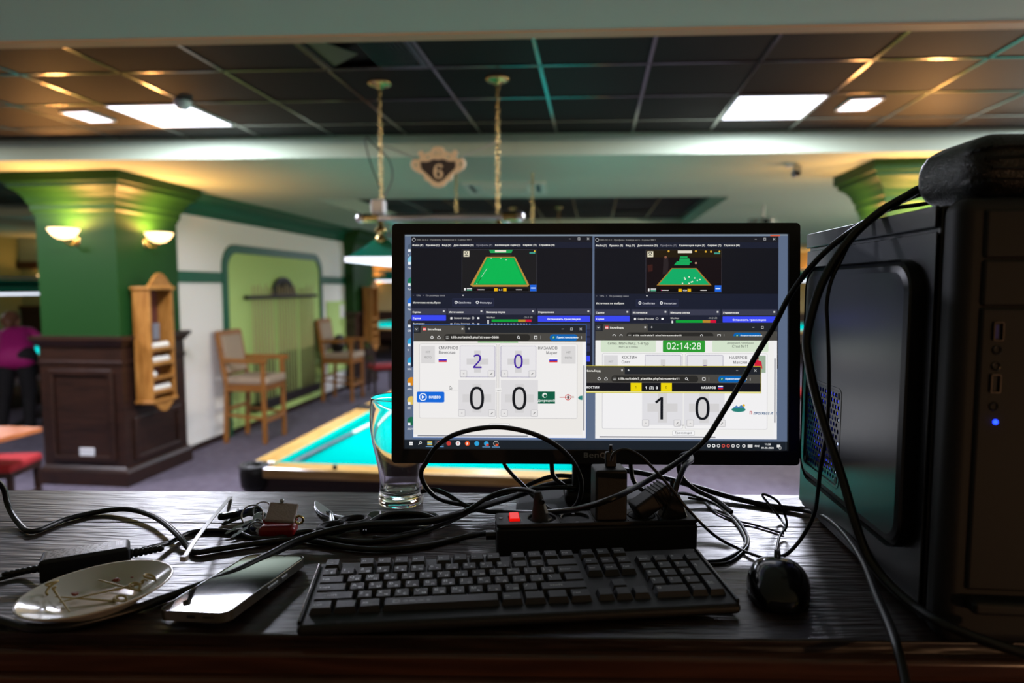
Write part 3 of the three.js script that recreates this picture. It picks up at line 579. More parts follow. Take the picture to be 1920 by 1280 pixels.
{ // bending away over the left table, seen from behind
  const t = thing('person', 'person in magenta shirt and black trousers bending over the billiard table in the left hall', 'person', [-7.387, -0, -7.916], 0.35);
  const skin = std('skin', { color: 0xc08a6c, roughness: 0.6 });
  const hip = [0, 0.92, 0], ch = [-0.2, 1.2, -0.32], nk = [-0.24, 1.27, -0.42], hd = [-0.26, 1.37, -0.52];
  const legs = [[[0.1, 0.92, 0], [0.12, 0.5, -0.03], 0.1, 0.068], [[0.12, 0.5, -0.03], [0.13, 0.08, 0.04], 0.066, 0.045], [[-0.1, 0.92, 0], [-0.14, 0.5, 0.02], 0.1, 0.068], [[-0.14, 0.5, 0.02], [-0.17, 0.08, 0.08], 0.066, 0.045], [[-0.1, 0.95, 0], [0.1, 0.95, 0], 0.125, 0.125]];
  const torso = [[[-0.06, 0.98, -0.02], [-0.16, 1.17, -0.28], 0.15, 0.15], [[0.06, 0.98, -0.02], [-0.06, 1.19, -0.3], 0.15, 0.14], [[-0.32, 1.2, -0.36], [0.04, 1.23, -0.34], 0.085, 0.085]];
  const arms = [[[-0.34, 1.19, -0.38], [-0.48, 0.98, -0.55], 0.055, 0.042], [[0.08, 1.22, -0.34], [0.3, 1.12, -0.2], 0.055, 0.045]];
  const fore = [[[-0.48, 0.98, -0.55], [-0.52, 0.88, -0.8], 0.04, 0.03], [[0.3, 1.12, -0.2], [0.24, 0.9, -0.12], 0.042, 0.03]];
  const hand = (o, s) => [0, 1, 2, 3].map((i) => [[o[0] + (i - 1.5) * 0.018, o[1] - 0.02, o[2] - 0.05], [o[0] + (i - 1.5) * 0.022, o[1] - 0.03, o[2] - 0.1 - 0.01 * (i % 3)], 0.01, 0.008]).concat([[o, [o[0], o[1] - 0.015, o[2] - 0.05], 0.028, 0.03], [[o[0] + s * 0.03, o[1], o[2] - 0.02], [o[0] + s * 0.055, o[1] - 0.02, o[2] - 0.06], 0.011, 0.009]]);
  const head = [[nk, hd, 0.055, 0.055], [hd, [-0.27, 1.42, -0.56], 0.092, 0.09], [[-0.28, 1.35, -0.61], [-0.28, 1.36, -0.62], 0.05, 0.045], [[-0.285, 1.37, -0.668], [-0.285, 1.38, -0.66], 0.012, 0.012], [[-0.355, 1.4, -0.54], [-0.36, 1.41, -0.53], 0.018, 0.014], [[-0.175, 1.4, -0.54], [-0.17, 1.41, -0.53], 0.018, 0.014]];
  const body = part(t, 'body', flesh([...head, ...legs, ...torso.map(([a, b, p, q]) => [a, b, p - 0.015, q - 0.015]), ...arms.map(([a, b, p, q]) => [a, b, p - 0.008, q - 0.006]), ...fore, ...hand([-0.525, 0.87, -0.82], 1), ...hand([0.235, 0.88, -0.11], -1)], 110, [-0.1, 0.75, -0.35], [0.78, 0.85, 0.78], skin), skin);
  part(body, 'shirt', flesh([...torso, ...arms, [[-0.1, 0.93, 0.01], [0.1, 0.93, 0.01], 0.138, 0.138]], 90, [-0.1, 1.1, -0.25], [0.7, 0.5, 0.7], skin), std('magenta jersey', { color: 0xa3116d, roughness: 0.7 }));
  part(body, 'trousers', flesh(legs.map(([a, b, p, q]) => [a, b, p + 0.012, q + 0.022]), 90, [0, 0.55, 0], [0.5, 0.6, 0.5], skin), std('black trousers', { color: 0x0f0e12, roughness: 0.85 }));
  part(body, 'hair', flesh([[[-0.26, 1.43, -0.53], [-0.27, 1.4, -0.48], 0.1, 0.085], [[-0.25, 1.36, -0.45], [-0.24, 1.3, -0.4], 0.07, 0.05]], 50, [-0.26, 1.38, -0.5], [0.22, 0.22, 0.22], skin), std('light brown hair', { color: 0x6d4630, roughness: 0.6 }));
  for (const [x, z] of [[0.13, 0.03], [-0.17, 0.07]]) part(t, 'shoe', clean(new THREE.SphereGeometry(0.06, 16, 12).scale(0.8, 0.75, 2).translate(x, 0.045, z - 0.05)), M.leather);
}
// ---------- behind the photographer ----------
{
  const t = thing('lounge_pendant', 'first of the amber pendant lamps in the lounge behind the photographer', 'hanging lamp', [-3.2, 2.55, 5.2]);
  part(t, 'shade', lathe([[0.05, 0.22], [0.09, 0.2], [0.2, 0.02], [0.195, 0.02], [0.08, 0.19], [0.05, 0.21]]), M.ochre); part(t, 'cord', rod([0, 0.2, 0], [0, 0.33, 0], 0.004), M.rubber);
  part(t, 'bulb', ball(0.06, 0, 0.0, 0), std('amber bulb', { color: 0xffffff, emissive: 0xffc890, emissiveIntensity: 3 }));
  const l = new THREE.PointLight(0xffdcb4, LOUNGE, 0, 2); l.name = 'bulb_glow'; l.position.set(0, 0, 0); l.shadow.radius = 3; l.castShadow = true; t.add(l);
  copy(t, 'second of the amber pendant lamps in the lounge behind the photographer', [-0.2, 2.55, 5.2]); copy(t, 'third of the amber pendant lamps in the lounge behind the photographer', [2.8, 2.55, 5.2]);
}
{
  const t = thing('bar_lamp', 'small amber lamp standing on the back bar ledge behind the photographer', 'lamp', [2.1, 1.12, 1.2]);
  part(t, 'base', lathe([[0.06, 0], [0.06, 0.015], [0.012, 0.03], [0.012, 0.12], [0.001, 0.12]]), M.brass); part(t, 'bulb', ball(0.05, 0, 0.16, 0), std('amber bulb', { color: 0xffffff, emissive: 0xffa54e, emissiveIntensity: 3 }));
  const l = new THREE.PointLight(0xffc08a, BARLIGHT, 0, 2); l.name = 'bulb_glow'; l.position.set(0, 0.16, 0); l.shadow.radius = 2.5; l.castShadow = true; t.add(l);
}
{
  const t = thing('back_bar_cabinet', 'tall dark back bar cabinet behind the photographer', 'cabinet', [0.2, 0, 1.75], 0.0995);
  part(t, 'carcass', rbox(5.2, 2.4, 0.4, 0.01, 0, 1.2, 0), M.wenge); part(t, 'ledge', rbox(5.2, 0.04, 0.3, 0.005, 0, 1.1, -0.35), M.wenge); part(t, 'cornice', ringLoft(5.2, 0.4, [[0, 2.36], [0.03, 2.38], [0.05, 2.43], [0.05, 2.45]], true), M.wenge);
  for (let i = 0; i < 4; i++) part(t, 'door', rbox(1.2, 1.0, 0.03, 0.008, -1.9 + i * 1.27, 0.6, -0.21), M.wenge);
}

// ================= THE COUNTER AND WHAT STANDS ON IT =================
const TOP = 1.53, CY = 0.0995;
{
  const t = thing('bar_counter', 'dark wenge bar counter with a glossy grained top and stepped front moulding', 'counter', [-0.079, 0, -0.597], CY);
  const streak = (u, v) => { const w = v + 0.02 * vnoise(u * 4, v * 6, 4, 6, 90), a = vnoise(u * 16, w * 190, 16, 190, 91), b = vnoise(u * 40, w * 380, 40, 380, 95), d = grain(u, v, 97, 60, 3); return 0.4 * a + 0.35 * b + 0.25 * d; };
  const top = std('wenge counter top', {
    map: texture(1024, 1024, 1.1, 1.1, (u, v) => mixc(hex(0x1a0f0b), hex(0x3a2720), Math.min(1, Math.max(0, (streak(u, v) - 0.25) * 1.9))), true),
    bumpMap: texture(1024, 1024, 1.1, 1.1, (u, v) => Math.min(1, Math.max(0, (streak(u, v) - 0.3) * 2.2))), bumpScale: 0.0007, roughness: 0.36, ior: 1.7,
  });
  part(t, 'top_board', rbox(4.4, 0.04, 0.2955, 0.002, 0, TOP - 0.02, -0.14825), top);
  part(t, 'top_board', rbox(4.4, 0.04, 0.143, 0.0015, 0, TOP - 0.02, -0.3685), top);
  const pr = [[-0.03, -0.04], [0, -0.04]]; let z = 0.002, y = TOP - 0.012;
  const prof = [[-0.02, y], [z, y]];
  for (let i = 0; i < 5; i++) { prof.push([z, y], [z + 0.0045, y - 0.0001], ...arc(z + 0.0045, y - 0.0045, 0.0043, 82, 0, 4), [z + 0.0088, y - 0.014], [z + 0.0078, y - 0.0195]); z += 0.0078; y -= 0.0195; }
  prof.push([z + 0.004, y - 0.004], [z + 0.004, y - 0.03], [z - 0.03, y - 0.06], [-0.02, y - 0.06]);
  part(t, 'front_moulding', metres(extrude(polygon(prof), 4.4).rotateY(-Math.PI / 2).translate(2.2, 0, 0)), M.moulding);
  part(t, 'bar_front', [rbox(4.4, 1.4, 0.04, 0.005, 0, 0.7, -0.41), rbox(4.4, 1.4, 0.04, 0.005, 0, 0.7, -0.03)], M.wenge);
  part(t, 'shelf', rbox(4.3, 0.03, 0.36, 0.005, 0, 0.9, -0.22), M.wenge);
}

// ---------- monitor ----------
function screenTexture() {
  const W = 2048, H = 1150, c = document.createElement('canvas'); c.width = W; c.height = H;
  const g = c.getContext('2d'), K = W / 716; g.scale(K, K); g.translate(-757, -440); // drawn in a 716 x 402 frame
  const R = (x, y, w, h, f) => { g.fillStyle = f; g.fillRect(x, y, w, h); };
  const RR = (x, y, w, h, r, f, s, lw = 0.5) => { g.beginPath(); g.roundRect(x, y, w, h, r); if (f) { g.fillStyle = f; g.fill(); } if (s) { g.strokeStyle = s; g.lineWidth = lw; g.stroke(); } };
  const T = (s, x, y, px, f, al = 'left', b = '') => { g.fillStyle = f; g.font = b + ' ' + px + 'px sans-serif'; g.textAlign = al; g.textBaseline = 'alphabetic'; g.fillText(s, x, y); };
  const Ln = (pts, f, lw = 0.7) => { g.strokeStyle = f; g.lineWidth = lw; g.beginPath(); pts.forEach((p, i) => (i ? g.lineTo(p[0], p[1]) : g.moveTo(p[0], p[1]))); g.stroke(); };
  const Ci = (x, y, r, f, s, lw = 0.8) => { g.beginPath(); g.arc(x, y, r, 0, 7); if (f) { g.fillStyle = f; g.fill(); } if (s) { g.strokeStyle = s; g.lineWidth = lw; g.stroke(); } };
  R(757, 440, 716, 403, '#5c6b85'); R(757, 440, 716, 3, '#7b8896');
  // desktop icons
  const ic = [[464, '#4a5a70', '1'], [488, '#7fc6e0', 'Па'], [528, '#1b7a58', 'Turb'], [566, '#2a6fd0', 'Team'], [606, '#3b3b40', 'OBS'], [642, '#2fa3d8', 'S'], [678, '#2c9fd0', 'Mic'], [716, '#d98a1e', 'Ailo'], [752, '#e0bf58', 'GC'], [791, '#1d6a4a', '2021']];
  for (const [y, f, s] of ic) { Ci(770, y, 8, f); R(763, y + 3, 5, 5, '#eef1f6'); T(s, 762, y + 16, 5, '#fff', 'left'); }
  // two streaming windows
  const icons = (x, y, s) => { Ln([[x, y], [x + 4 * s, y]], '#d8d8d8'); g.strokeStyle = '#d8d8d8'; g.strokeRect(x + 17 * s, y - 2 * s, 3.6 * s, 4 * s); Ln([[x + 34 * s, y - 2 * s], [x + 38 * s, y + 2 * s]], '#e8e8e8'); Ln([[x + 38 * s, y - 2 * s], [x + 34 * s, y + 2 * s]], '#e8e8e8'); };
  const stream = (x0, y0, w, variant) => {
    R(x0, y0, w, 246, '#1c2030'); R(x0, y0, w, 11, '#1b1c24'); R(x0, y0 + 22, w, 85, '#15161d');
    Ci(x0 + 5, y0 + 6, 3, null, '#d0d0d0'); T('OBS 32.0.2 - Профиль: Камера на 6 - Сцены: MK1', x0 + 10, y0 + 8, 4.6, '#a9a79f'); icons(x0 + w - 44, y0 + 5, 1);
    let x = x0 + 2; for (const [s, f] of [['Файл (F)', '#f1efe6'], ['Правка (E)', '#f1efe6'], ['Вид (V)', '#f1efe6'], ['Док-панели (D)', '#f1efe6'], ['Профиль (P)', '#8b8a90'], ['Коллекция сцен (S)', '#f1efe6'], ['Сервис (T)', '#f1efe6'], ['Справка (H)', '#f1efe6']]) { T(s, x, y0 + 18, 5, f, 'left', 'bold'); x += g.measureText(s).width + 4.6; }
    // video picture
    const vx = x0 + 96, vy = y0 + 25, vw = 141, vh = 79; g.save(); g.beginPath(); g.rect(vx, vy, vw, vh); g.clip();
    R(vx, vy, vw, vh, variant ? '#171014' : '#1d1d20');
    const poly = (pts, f) => { g.fillStyle = f; g.beginPath(); pts.forEach(([a, b], i) => (i ? g.lineTo(vx + a * vw, vy + b * vh) : g.moveTo(vx + a * vw, vy + b * vh))); g.fill(); };
    if (!variant) {
      poly([[0.36, 0], [0.68, 0], [0.66, 0.08], [0.38, 0.08]], '#1f9f55'); R(vx + 0.44 * vw, vy + 1, 0.15 * vw, 4, '#e4dccb'); poly([[0.38, 0.12], [0.66, 0.12], [0.66, 0.16], [0.38, 0.16]], '#3a2c20');
      poly([[0.32, 0.17], [0.71, 0.17], [0.9, 0.84], [0.88, 0.88], [0.14, 0.88], [0.11, 0.84]], '#b58a3e'); poly([[0.335, 0.19], [0.695, 0.19], [0.87, 0.835], [0.15, 0.835]], '#0ba24b'); poly([[0.35, 0.21], [0.68, 0.21], [0.84, 0.81], [0.19, 0.81]], '#08b552');
      Ln([[vx + 0.335 * vw, vy + 0.45 * vh], [vx + 0.26 * vw, vy + 0.65 * vh]], '#dfe8dc', 0.8); Ln([[vx + 0.26 * vw, vy + 0.65 * vh], [vx + 0.21 * vw, vy + 0.8 * vh]], '#17361f', 0.8);
      for (const [a, b] of [[0.39, 0.2], [0.52, 0.2], [0.59, 0.24], [0.2, 0.81]]) Ci(vx + a * vw, vy + b * vh, 0.9, '#f2efe0');
    } else {
      R(vx, vy, vw, 14, '#241c10'); for (const [a, b] of [[0.66, 0.03], [0.79, 0.04], [0.86, 0.04], [0.3, 0.03]]) Ci(vx + a * vw, vy + b * vh, 2, '#d8a637'); R(vx + 0.42 * vw, vy + 1, 0.19 * vw, 5, '#ded8c8');
      for (const [a, b, w] of [[0.45, 0.15, 0.1], [0.445, 0.2, 0.13], [0.44, 0.23, 0.14]]) R(vx + a * vw, vy + b * vh, w * vw, 3, '#17a85c');
      poly([[0.41, 0.27], [0.6, 0.27], [0.63, 0.36], [0.37, 0.36]], '#16a75a'); R(vx + 0.36 * vw, vy + 0.36 * vh, 0.28 * vw, 4, '#141012');
      poly([[0.34, 0.43], [0.67, 0.43], [0.87, 0.84], [0.14, 0.84]], '#a8772f'); poly([[0.35, 0.44], [0.655, 0.44], [0.84, 0.82], [0.17, 0.82]], '#12ab66'); poly([[0.12, 0.84], [0.88, 0.84], [0.86, 0.95], [0.16, 0.95]], '#17100d');
      for (const [a, b] of [[0.51, 0.66], [0.52, 0.69], [0.57, 0.64], [0.645, 0.665], [0.68, 0.72], [0.715, 0.7], [0.485, 0.79], [0.57, 0.79], [0.6, 0.76], [0.615, 0.75]]) Ci(vx + a * vw, vy + b * vh, 1.3, '#f0ecd8');
      poly([[0.23, 0.2], [0.29, 0.18], [0.3, 0.34], [0.29, 0.56], [0.22, 0.58], [0.23, 0.36]], '#2a2326'); Ci(vx + 0.26 * vw, vy + 0.17 * vh, 2.4, '#8a5a46'); poly([[0.58, 0.3], [0.66, 0.28], [0.64, 0.38], [0.57, 0.4]], '#0f0d10'); Ci(vx + 0.66 * vw, vy + 0.31 * vh, 2, '#c8967e'); poly([[0.02, 0.36], [0.09, 0.34], [0.09, 0.5], [0.03, 0.52]], '#3a1d1b');
    }
    R(vx + 0.02 * vw, vy + 0.03 * vh, 11, 11, '#e9e2c8'); Ci(vx + 8, vy + 6, 2.4, null, '#222', 1.2); R(vx + 5, vy + 10, 7, 1.2, '#222');
    R(vx + 0.9 * vw, vy + 0.06 * vh, 11, 3, '#3f9a8a'); Ci(vx + 0.97 * vw, vy + 3, 1.6, '#e9c63b');
    R(vx + 10, vy + 73, vw - 26, 6, 'rgba(10,10,12,0.75)'); R(vx + 0.43 * vw, vy + 72.5, 6.5, 5.5, '#edb40f'); R(vx + 0.55 * vw, vy + 72.5, 6.5, 5.5, '#edb40f'); T(variant ? '1(3)0' : '0 - 0', vx + 0.515 * vw, vy + 77, 3.4, '#fff', 'center', 'bold');
    R(vx + 0.21 * vw, vy + 74.5, 13, 1.6, '#dcd6d4'); R(vx + 0.2 * vw, vy + 74, 2, 2.4, '#b0366d'); R(vx + 0.72 * vw, vy + 74.5, 12, 1.6, '#dcd6d4'); R(vx + 0.91 * vw, vy + 66, 12, 12, '#1f63d8'); R(vx + 0.92 * vw, vy + 71, 9, 2, '#dfeafc');
    R(vx + 4, vy + 72, 3, 5, '#e8e8e8'); R(vx + 9, vy + 72, 10, 2, '#d9d9d9'); R(vx + 9, vy + 74.6, 10, 2.4, '#5fae8f');
    g.restore(); g.strokeStyle = '#4a4a55'; g.lineWidth = 0.6; g.strokeRect(vx, vy, vw, vh);
    T('−   19%   +   По размеру окна', x0 + 3, y0 + 113, 4.6, '#b9b8b8'); g.fillStyle = '#e8e8e8'; g.beginPath(); g.moveTo(x0 + 96, y0 + 110); g.lineTo(x0 + 100, y0 + 110); g.lineTo(x0 + 98, y0 + 112.5); g.fill();
    T('Источник не выбран', x0 + 3, y0 + 126, 5, '#f1efe6', 'left', 'bold'); for (const [dx, w, s] of [[78, 38, 'Свойства'], [118, 38, 'Фильтры']]) { RR(x0 + dx, y0 + 117, w, 14, 1, '#20243a', '#333a52'); Ci(x0 + dx + 7, y0 + 124, 2.2, null, '#fff', 1.2); T(s, x0 + dx + 11.5, y0 + 126, 5, '#c9c9cf', 'left', 'bold'); }
    for (const [dx, q, s] of [[0, 67, 'Сцены'], [69, 69, 'Источники'], [139, 96, 'Микшер звука'], [237, w - 239, 'Управление']]) { R(x0 + dx, y0 + 136, q, 11, '#3a3c4e'); R(x0 + dx, y0 + 147, q, 50, '#1f2233'); T(s, x0 + dx + 2.5, y0 + 143.6, 4.9, '#f6f4ec', 'left', 'bold'); R(x0 + dx + q - 7, y0 + 139, 3.4, 3.4, '#c9c9c9'); }
    RR(x0 + 1, y0 + 148, 65, 10.5, 1, '#3a49f0'); T('Сцена', x0 + 3, y0 + 155.5, 5, '#fff', 'left', 'bold'); T('Заставка', x0 + 3, y0 + 166, 5, '#e6e4dc', 'left', 'bold');
    T(variant ? 'Сады России' : 'Захват входн', x0 + 81, y0 + 155, 5, '#f1efe6'); T('Сады России', x0 + 81, y0 + 166, 5, '#f1efe6'); for (const q of [152, 163.5]) { R(x0 + 74, y0 + q, 4, 4, '#e4e4e4'); Ci(x0 + 117, y0 + q + 1.5, 2, null, '#e4e4e4'); R(x0 + 125, y0 + q, 4, 3.4, '#fff'); }
    T('Mic/Aux', x0 + 142, y0 + 154, 4.4, '#e8e6dd'); T(variant ? '-46.2 dB' : '-26.0 dB', x0 + 229, y0 + 154, 4.6, '#b9b8b0', 'right'); R(x0 + 152, y0 + 156, 50, 5, '#11a03a'); R(x0 + 202, y0 + 156, 14, 5, '#b8862f'); R(x0 + 216, y0 + 156, 11, 5, '#d4143a');
    for (let i = 0; i < 13; i++) T(String(60 - i * 5), x0 + 151 + i * 6, y0 + 166, 3.2, '#f0f0f0', 'left', 'bold'); R(x0 + 144, y0 + 157, 3, 8, '#ddd');
    RR(x0 + 239, y0 + 149, w - 243, 11.5, 1, '#3a49f0'); T('Остановить трансляцию', x0 + 239 + (w - 243) / 2, y0 + 156.8, 5, '#fff', 'center', 'bold'); RR(x0 + 239, y0 + 163, w - 243, 12, 1, '#343a52'); T('Начать запись', x0 + 239 + (w - 243) / 2, y0 + 170.5, 5, '#f1efe6', 'center');
    for (const q of [176, 190, 205]) { RR(x0 + 239, y0 + q, w - 243, 11, 1, '#2c3150'); } RR(x0 + 300, y0 + 224, w - 304, 11, 1, '#3a49f0');
  };
  stream(769, 443, 341, 0); stream(1114, 444, 342, 1); R(1441, 442, 18, 1.6, '#e2552f');
  // browser windows
  const browser = (x0, y0, w, h, url, tabAt, edge) => {
    if (edge) R(x0 - 1, y0 - 1, w + 2, h + 2, edge);
    R(x0, y0, w, h, '#ece9e6'); R(x0, y0, w, 16, '#23262c'); RR(x0 + 1, y0 + 3, 9, 10, 2, '#3b3e45'); Ln([[x0 + 3.5, y0 + 7], [x0 + 5.5, y0 + 9], [x0 + 7.5, y0 + 7]], '#fff', 0.9);
    RR(tabAt, y0 + 1.5, 84, 20, 3, '#4a4844'); R(x0, y0 + 15, w, 16, '#4a4844'); R(tabAt + 4, y0 + 5, 6.5, 6, '#d23b3b'); T('ББ', tabAt + 4.6, y0 + 10, 4.6, '#fff', 'left', 'bold'); T('Бильборд', tabAt + 13, y0 + 10.2, 5.2, '#f4f2ea', 'left', 'bold');
    for (const o of [[79, 7]]) { Ln([[tabAt + o[0] - 1.4, y0 + 6], [tabAt + o[0] + 1.4, y0 + 9]], '#fff', 0.9); Ln([[tabAt + o[0] + 1.4, y0 + 6], [tabAt + o[0] - 1.4, y0 + 9]], '#fff', 0.9); } T('+', tabAt + 89, y0 + 10.5, 8, '#fff', 'left'); icons(x0 + w - 46, y0 + 7.5, 1);
    T('←', x0 + 6, y0 + 26, 6, '#8f8f8f'); T('→', x0 + 18, y0 + 26, 6, '#8f8f8f'); Ci(x0 + 35, y0 + 23.6, 2.3, null, '#fff', 1); Ln([[x0 + 45.5, y0 + 26], [x0 + 45.5, y0 + 23.5], [x0 + 48, y0 + 21], [x0 + 50.5, y0 + 23.5], [x0 + 50.5, y0 + 26], [x0 + 45.5, y0 + 26]], '#fff', 0.8);
    RR(x0 + 58, y0 + 17.3, 162, 12.6, 6, '#2b2a28'); Ci(x0 + 64, y0 + 23.6, 4.4, '#3f3e3b'); Ln([[x0 + 61.5, y0 + 22.4], [x0 + 66.5, y0 + 22.4]], '#fff'); Ln([[x0 + 61.5, y0 + 25], [x0 + 66.5, y0 + 25]], '#fff');
    T(url, x0 + 71, y0 + 25.6, 5.8, '#f6f4ee', 'left', 'bold'); Ci(x0 + 198, y0 + 23, 2, null, '#fff', 0.9); Ln([[x0 + 199.5, y0 + 24.5], [x0 + 201.5, y0 + 26.5]], '#fff', 1); T('☆', x0 + 207, y0 + 26.4, 7, '#fff'); g.strokeStyle = '#fff'; g.strokeRect(x0 + 228, y0 + 21, 5, 5); R(x0 + 239.5, y0 + 20, 0.6, 7, '#aaa'); T('≡♪', x0 + 247, y0 + 26, 6, '#fff');
    RR(x0 + 257, y0 + 17.5, 52, 12.4, 6, '#0a63b4'); Ci(x0 + 264, y0 + 23.6, 3.2, '#1f6f5f'); T('P', x0 + 262.6, y0 + 25.6, 4.8, '#fff'); T('Приостановлено', x0 + 270, y0 + 25.4, 4.8, '#fff', 'left', 'bold'); for (const k of [-2, 0, 2]) Ci(x0 + 316.5, y0 + 23.6 + k, 0.6, '#fff');
  };
  const flag = (x, y, w, h) => { R(x, y, w, h / 3, '#fbfbfb'); R(x, y + h / 3, w, h / 3, '#3129c0'); R(x, y + 2 * h / 3, w, h / 3, '#d5232b'); };
  const cross = (x, y, w, h) => { R(x - w / 2, y - h / 7, w, h / 3.6, '#d3d1d2'); R(x - w / 6.5, y - h / 2, w / 3.25, h, '#d3d1d2'); };
  const mini = (x, y, s) => { RR(x, y, 12.4, 12.4, 1.5, '#e6e4e4', '#9b9aa0', 0.5); if (s === '-') Ln([[x + 5, y + 6.4], [x + 7.6, y + 6.4]], '#777'); else { Ln([[x + 4.4, y + 8.2], [x + 8, y + 4.6]], '#888', 1.4); } };
  const scroll = (x0, y0, w, h, t0, t1) => { R(x0 + w - 6.5, y0, 6, h, '#f0eff0'); R(x0 + w - 5, y0 + t0, 2.4, t1, '#8c8c92'); R(x0, y0 + h - 6, w - 7, 6, '#efeef0'); R(x0 + 8, y0 + h - 4.4, w * 0.64, 2.4, '#8c8c92'); };
  { // left match page
    browser(773.5, 609.5, 325, 212, 't.llb.su/table3.php?stream=5666', 787, '#2f5fae'); R(773.5, 641, 325, 180, '#ebe8e4'); R(895, 641, 76, 1.8, '#3fae35');
    for (const [x, w] of [[785, 146], [935, 147]]) RR(x, 645, w, 140, 3, '#efedec', '#b9b7ba', 0.6);
    RR(788, 649, 26, 33, 0, '#d9d7d7'); T('НЕТ', 801, 662, 5, '#8a8a8a', 'center'); T('ФОТО', 801, 672, 5, '#8a8a8a', 'center'); RR(1052, 649, 27, 33, 0, '#d9d7d7'); T('НЕТ', 1065.5, 662, 5, '#8a8a8a', 'center'); T('ФОТО', 1065.5, 672, 5, '#8a8a8a', 'center');
    T('СМИРНОВ', 821, 655.5, 7.7, '#2b2b30'); T('Вячеслав', 821, 664, 7.3, '#3c3c42'); flag(821, 671.5, 15.5, 8); T('НИЗАМОВ', 1045, 655.5, 7.7, '#2b2b30', 'right'); T('Марат', 1045, 664, 7.3, '#3c3c42', 'right'); flag(1029.5, 671.5, 15.5, 8);
    for (const [x, s] of [[861.5, '2'], [938.5, '0']]) { RR(x, 649, 66, 58.5, 2, '#e7e5e8', '#6d6697', 0.6); cross(x + 33, 678.5, 41, 41); T(s, x + 33, 691, 36, '#3c1a9c', 'center'); mini(x + 0.6, 695, '-'); mini(x + 53, 695, '/'); }
    for (const x of [858.5, 938.5]) { RR(x, 713, 70, 69, 1, '#dddbdd'); cross(x + 35, 747.5, 54, 54); T('0', x + 35, 768, 59, '#16181d', 'center'); mini(x + 0.3, 769, '-'); mini(x + 57, 769, '/'); }
    R(773.5, 732, 84, 0.5, '#c9c7c7'); R(928, 728.5, 12, 7, '#efedec'); T('1 пар 0', 928.5, 733.4, 3.2, '#777');
    RR(780, 735.5, 52, 20, 2.5, '#1668d8'); Ci(791.5, 745.5, 6.4, null, '#fff', 1.6); g.fillStyle = '#fff'; g.beginPath(); g.moveTo(789.5, 742); g.lineTo(789.5, 749); g.lineTo(795, 745.5); g.fill(); T('ВИДЕО', 802.5, 748, 6.6, '#fff', 'left', 'bold');
    R(1008.5, 734.5, 32, 22.5, '#0f5c43'); Ci(1021, 741.5, 4.6, '#e9efe9'); Ci(1022, 742.5, 2.8, '#0f5c43'); T('Дворецкий', 1024.5, 753.6, 5.6, '#f3f6f2', 'center', 'bold'); R(1049, 744.6, 27, 1, '#c0282c'); Ci(1065, 745, 5, null, '#c8252b', 1.2); R(1063.6, 742, 2.6, 6, '#241f20'); R(1068, 742.5, 8, 4, '#d9c7c2');
    g.fillStyle = '#2c7f78'; g.beginPath(); g.ellipse(1091, 746, 7, 4, 0, 0, 7); g.fill(); R(1093.5, 641, 5, 168, '#efeef0');
    RR(917, 795, 38, 10, 1, '#f3f2f2', '#999'); T('Трансляция', 936, 802.4, 5.4, '#555', 'center'); scroll(773.5, 641, 325, 180.5, 44, 122);
    g.fillStyle = '#fdfdfd'; g.strokeStyle = '#333'; g.lineWidth = 0.5; g.beginPath(); [[842.5, 724.5], [842.5, 731], [844, 729.6], [845.3, 732], [846.3, 731.5], [845.2, 729], [847, 728.8]].forEach((p, i) => (i ? g.lineTo(...p) : g.moveTo(...p))); g.closePath(); g.fill(); g.stroke();
  }
  { // right match page
    browser(1116, 606, 338, 216, 't.llb.su/table3.php?stream=kv11', 1130); R(1116, 638, 338, 184, '#efeeec');
    RR(1126, 634, 103, 26, 3, '#d3e2cb'); R(1116, 630, 338, 8, '#4a4844'); RR(1334, 638, 104, 21.5, 3, '#d3e2cb'); RR(1242, 638, 78.5, 22, 2, '#2f9a34'); T('02:14:28', 1281.3, 654.6, 17, '#f4fbf0', 'center');
    T('Сетка. Матч №42. 1-й тур', 1177.5, 646, 6.6, '#454a44', 'center'); T('Матч до 0 побед', 1177.5, 652, 4.6, '#5d625b', 'center'); T('Дворецкий, Челябинск', 1386, 644.5, 4.6, '#5d625b', 'center'); T('Стол №11', 1386, 651.5, 6.8, '#3f443f', 'center');
    for (const [x, w] of [[1129, 150], [1284, 152]]) RR(x, 662.5, w, 141, 3, '#f1f0f1', '#b5b4ba', 0.6);
    R(1132, 666, 26, 32, '#d9d8da'); T('НЕТ', 1145, 679, 5, '#8a8a8a', 'center'); T('КОСТИН', 1165, 672.5, 7.7, '#2b2b30'); T('Олег', 1165, 681, 7.3, '#3c3c42'); T('НАЗАРОВ', 1399, 672.5, 7.7, '#2b2b30', 'right'); T('Максим', 1399, 681, 7.3, '#3c3c42', 'right');
    R(1410, 666, 23, 32, '#9db09a'); Ci(1417.5, 671, 3, '#7a4c3a'); g.fillStyle = '#d21f3a'; g.beginPath(); g.moveTo(1412, 685); g.lineTo(1413, 676); g.lineTo(1418, 674); g.lineTo(1425, 677); g.lineTo(1427, 690); g.lineTo(1413, 690); g.fill();
    for (const [x, s] of [[1209, '1'], [1287, '0']]) { RR(x, 665.5, 67, 40, 2, '#e6e5e9', '#77738f', 0.6); cross(x + 33.5, 690, 28, 32); T(s, x + 33.5, 711, 36, '#3c1a9c', 'center'); }
    for (const [x, s] of [[1203.5, '1'], [1281, '0']]) { R(x, 730, 76, 66, '#dfdee2'); cross(x + 38, 764, 56, 56); T(s, x + 35, 785.5, 58, '#14161c', 'center'); } for (const [x, s] of [[1204, '-'], [1263, '/'], [1287, '-'], [1346, '/']]) mini(x, 786.5, s); T('счет по', 1270, 798, 3.6, '#666');
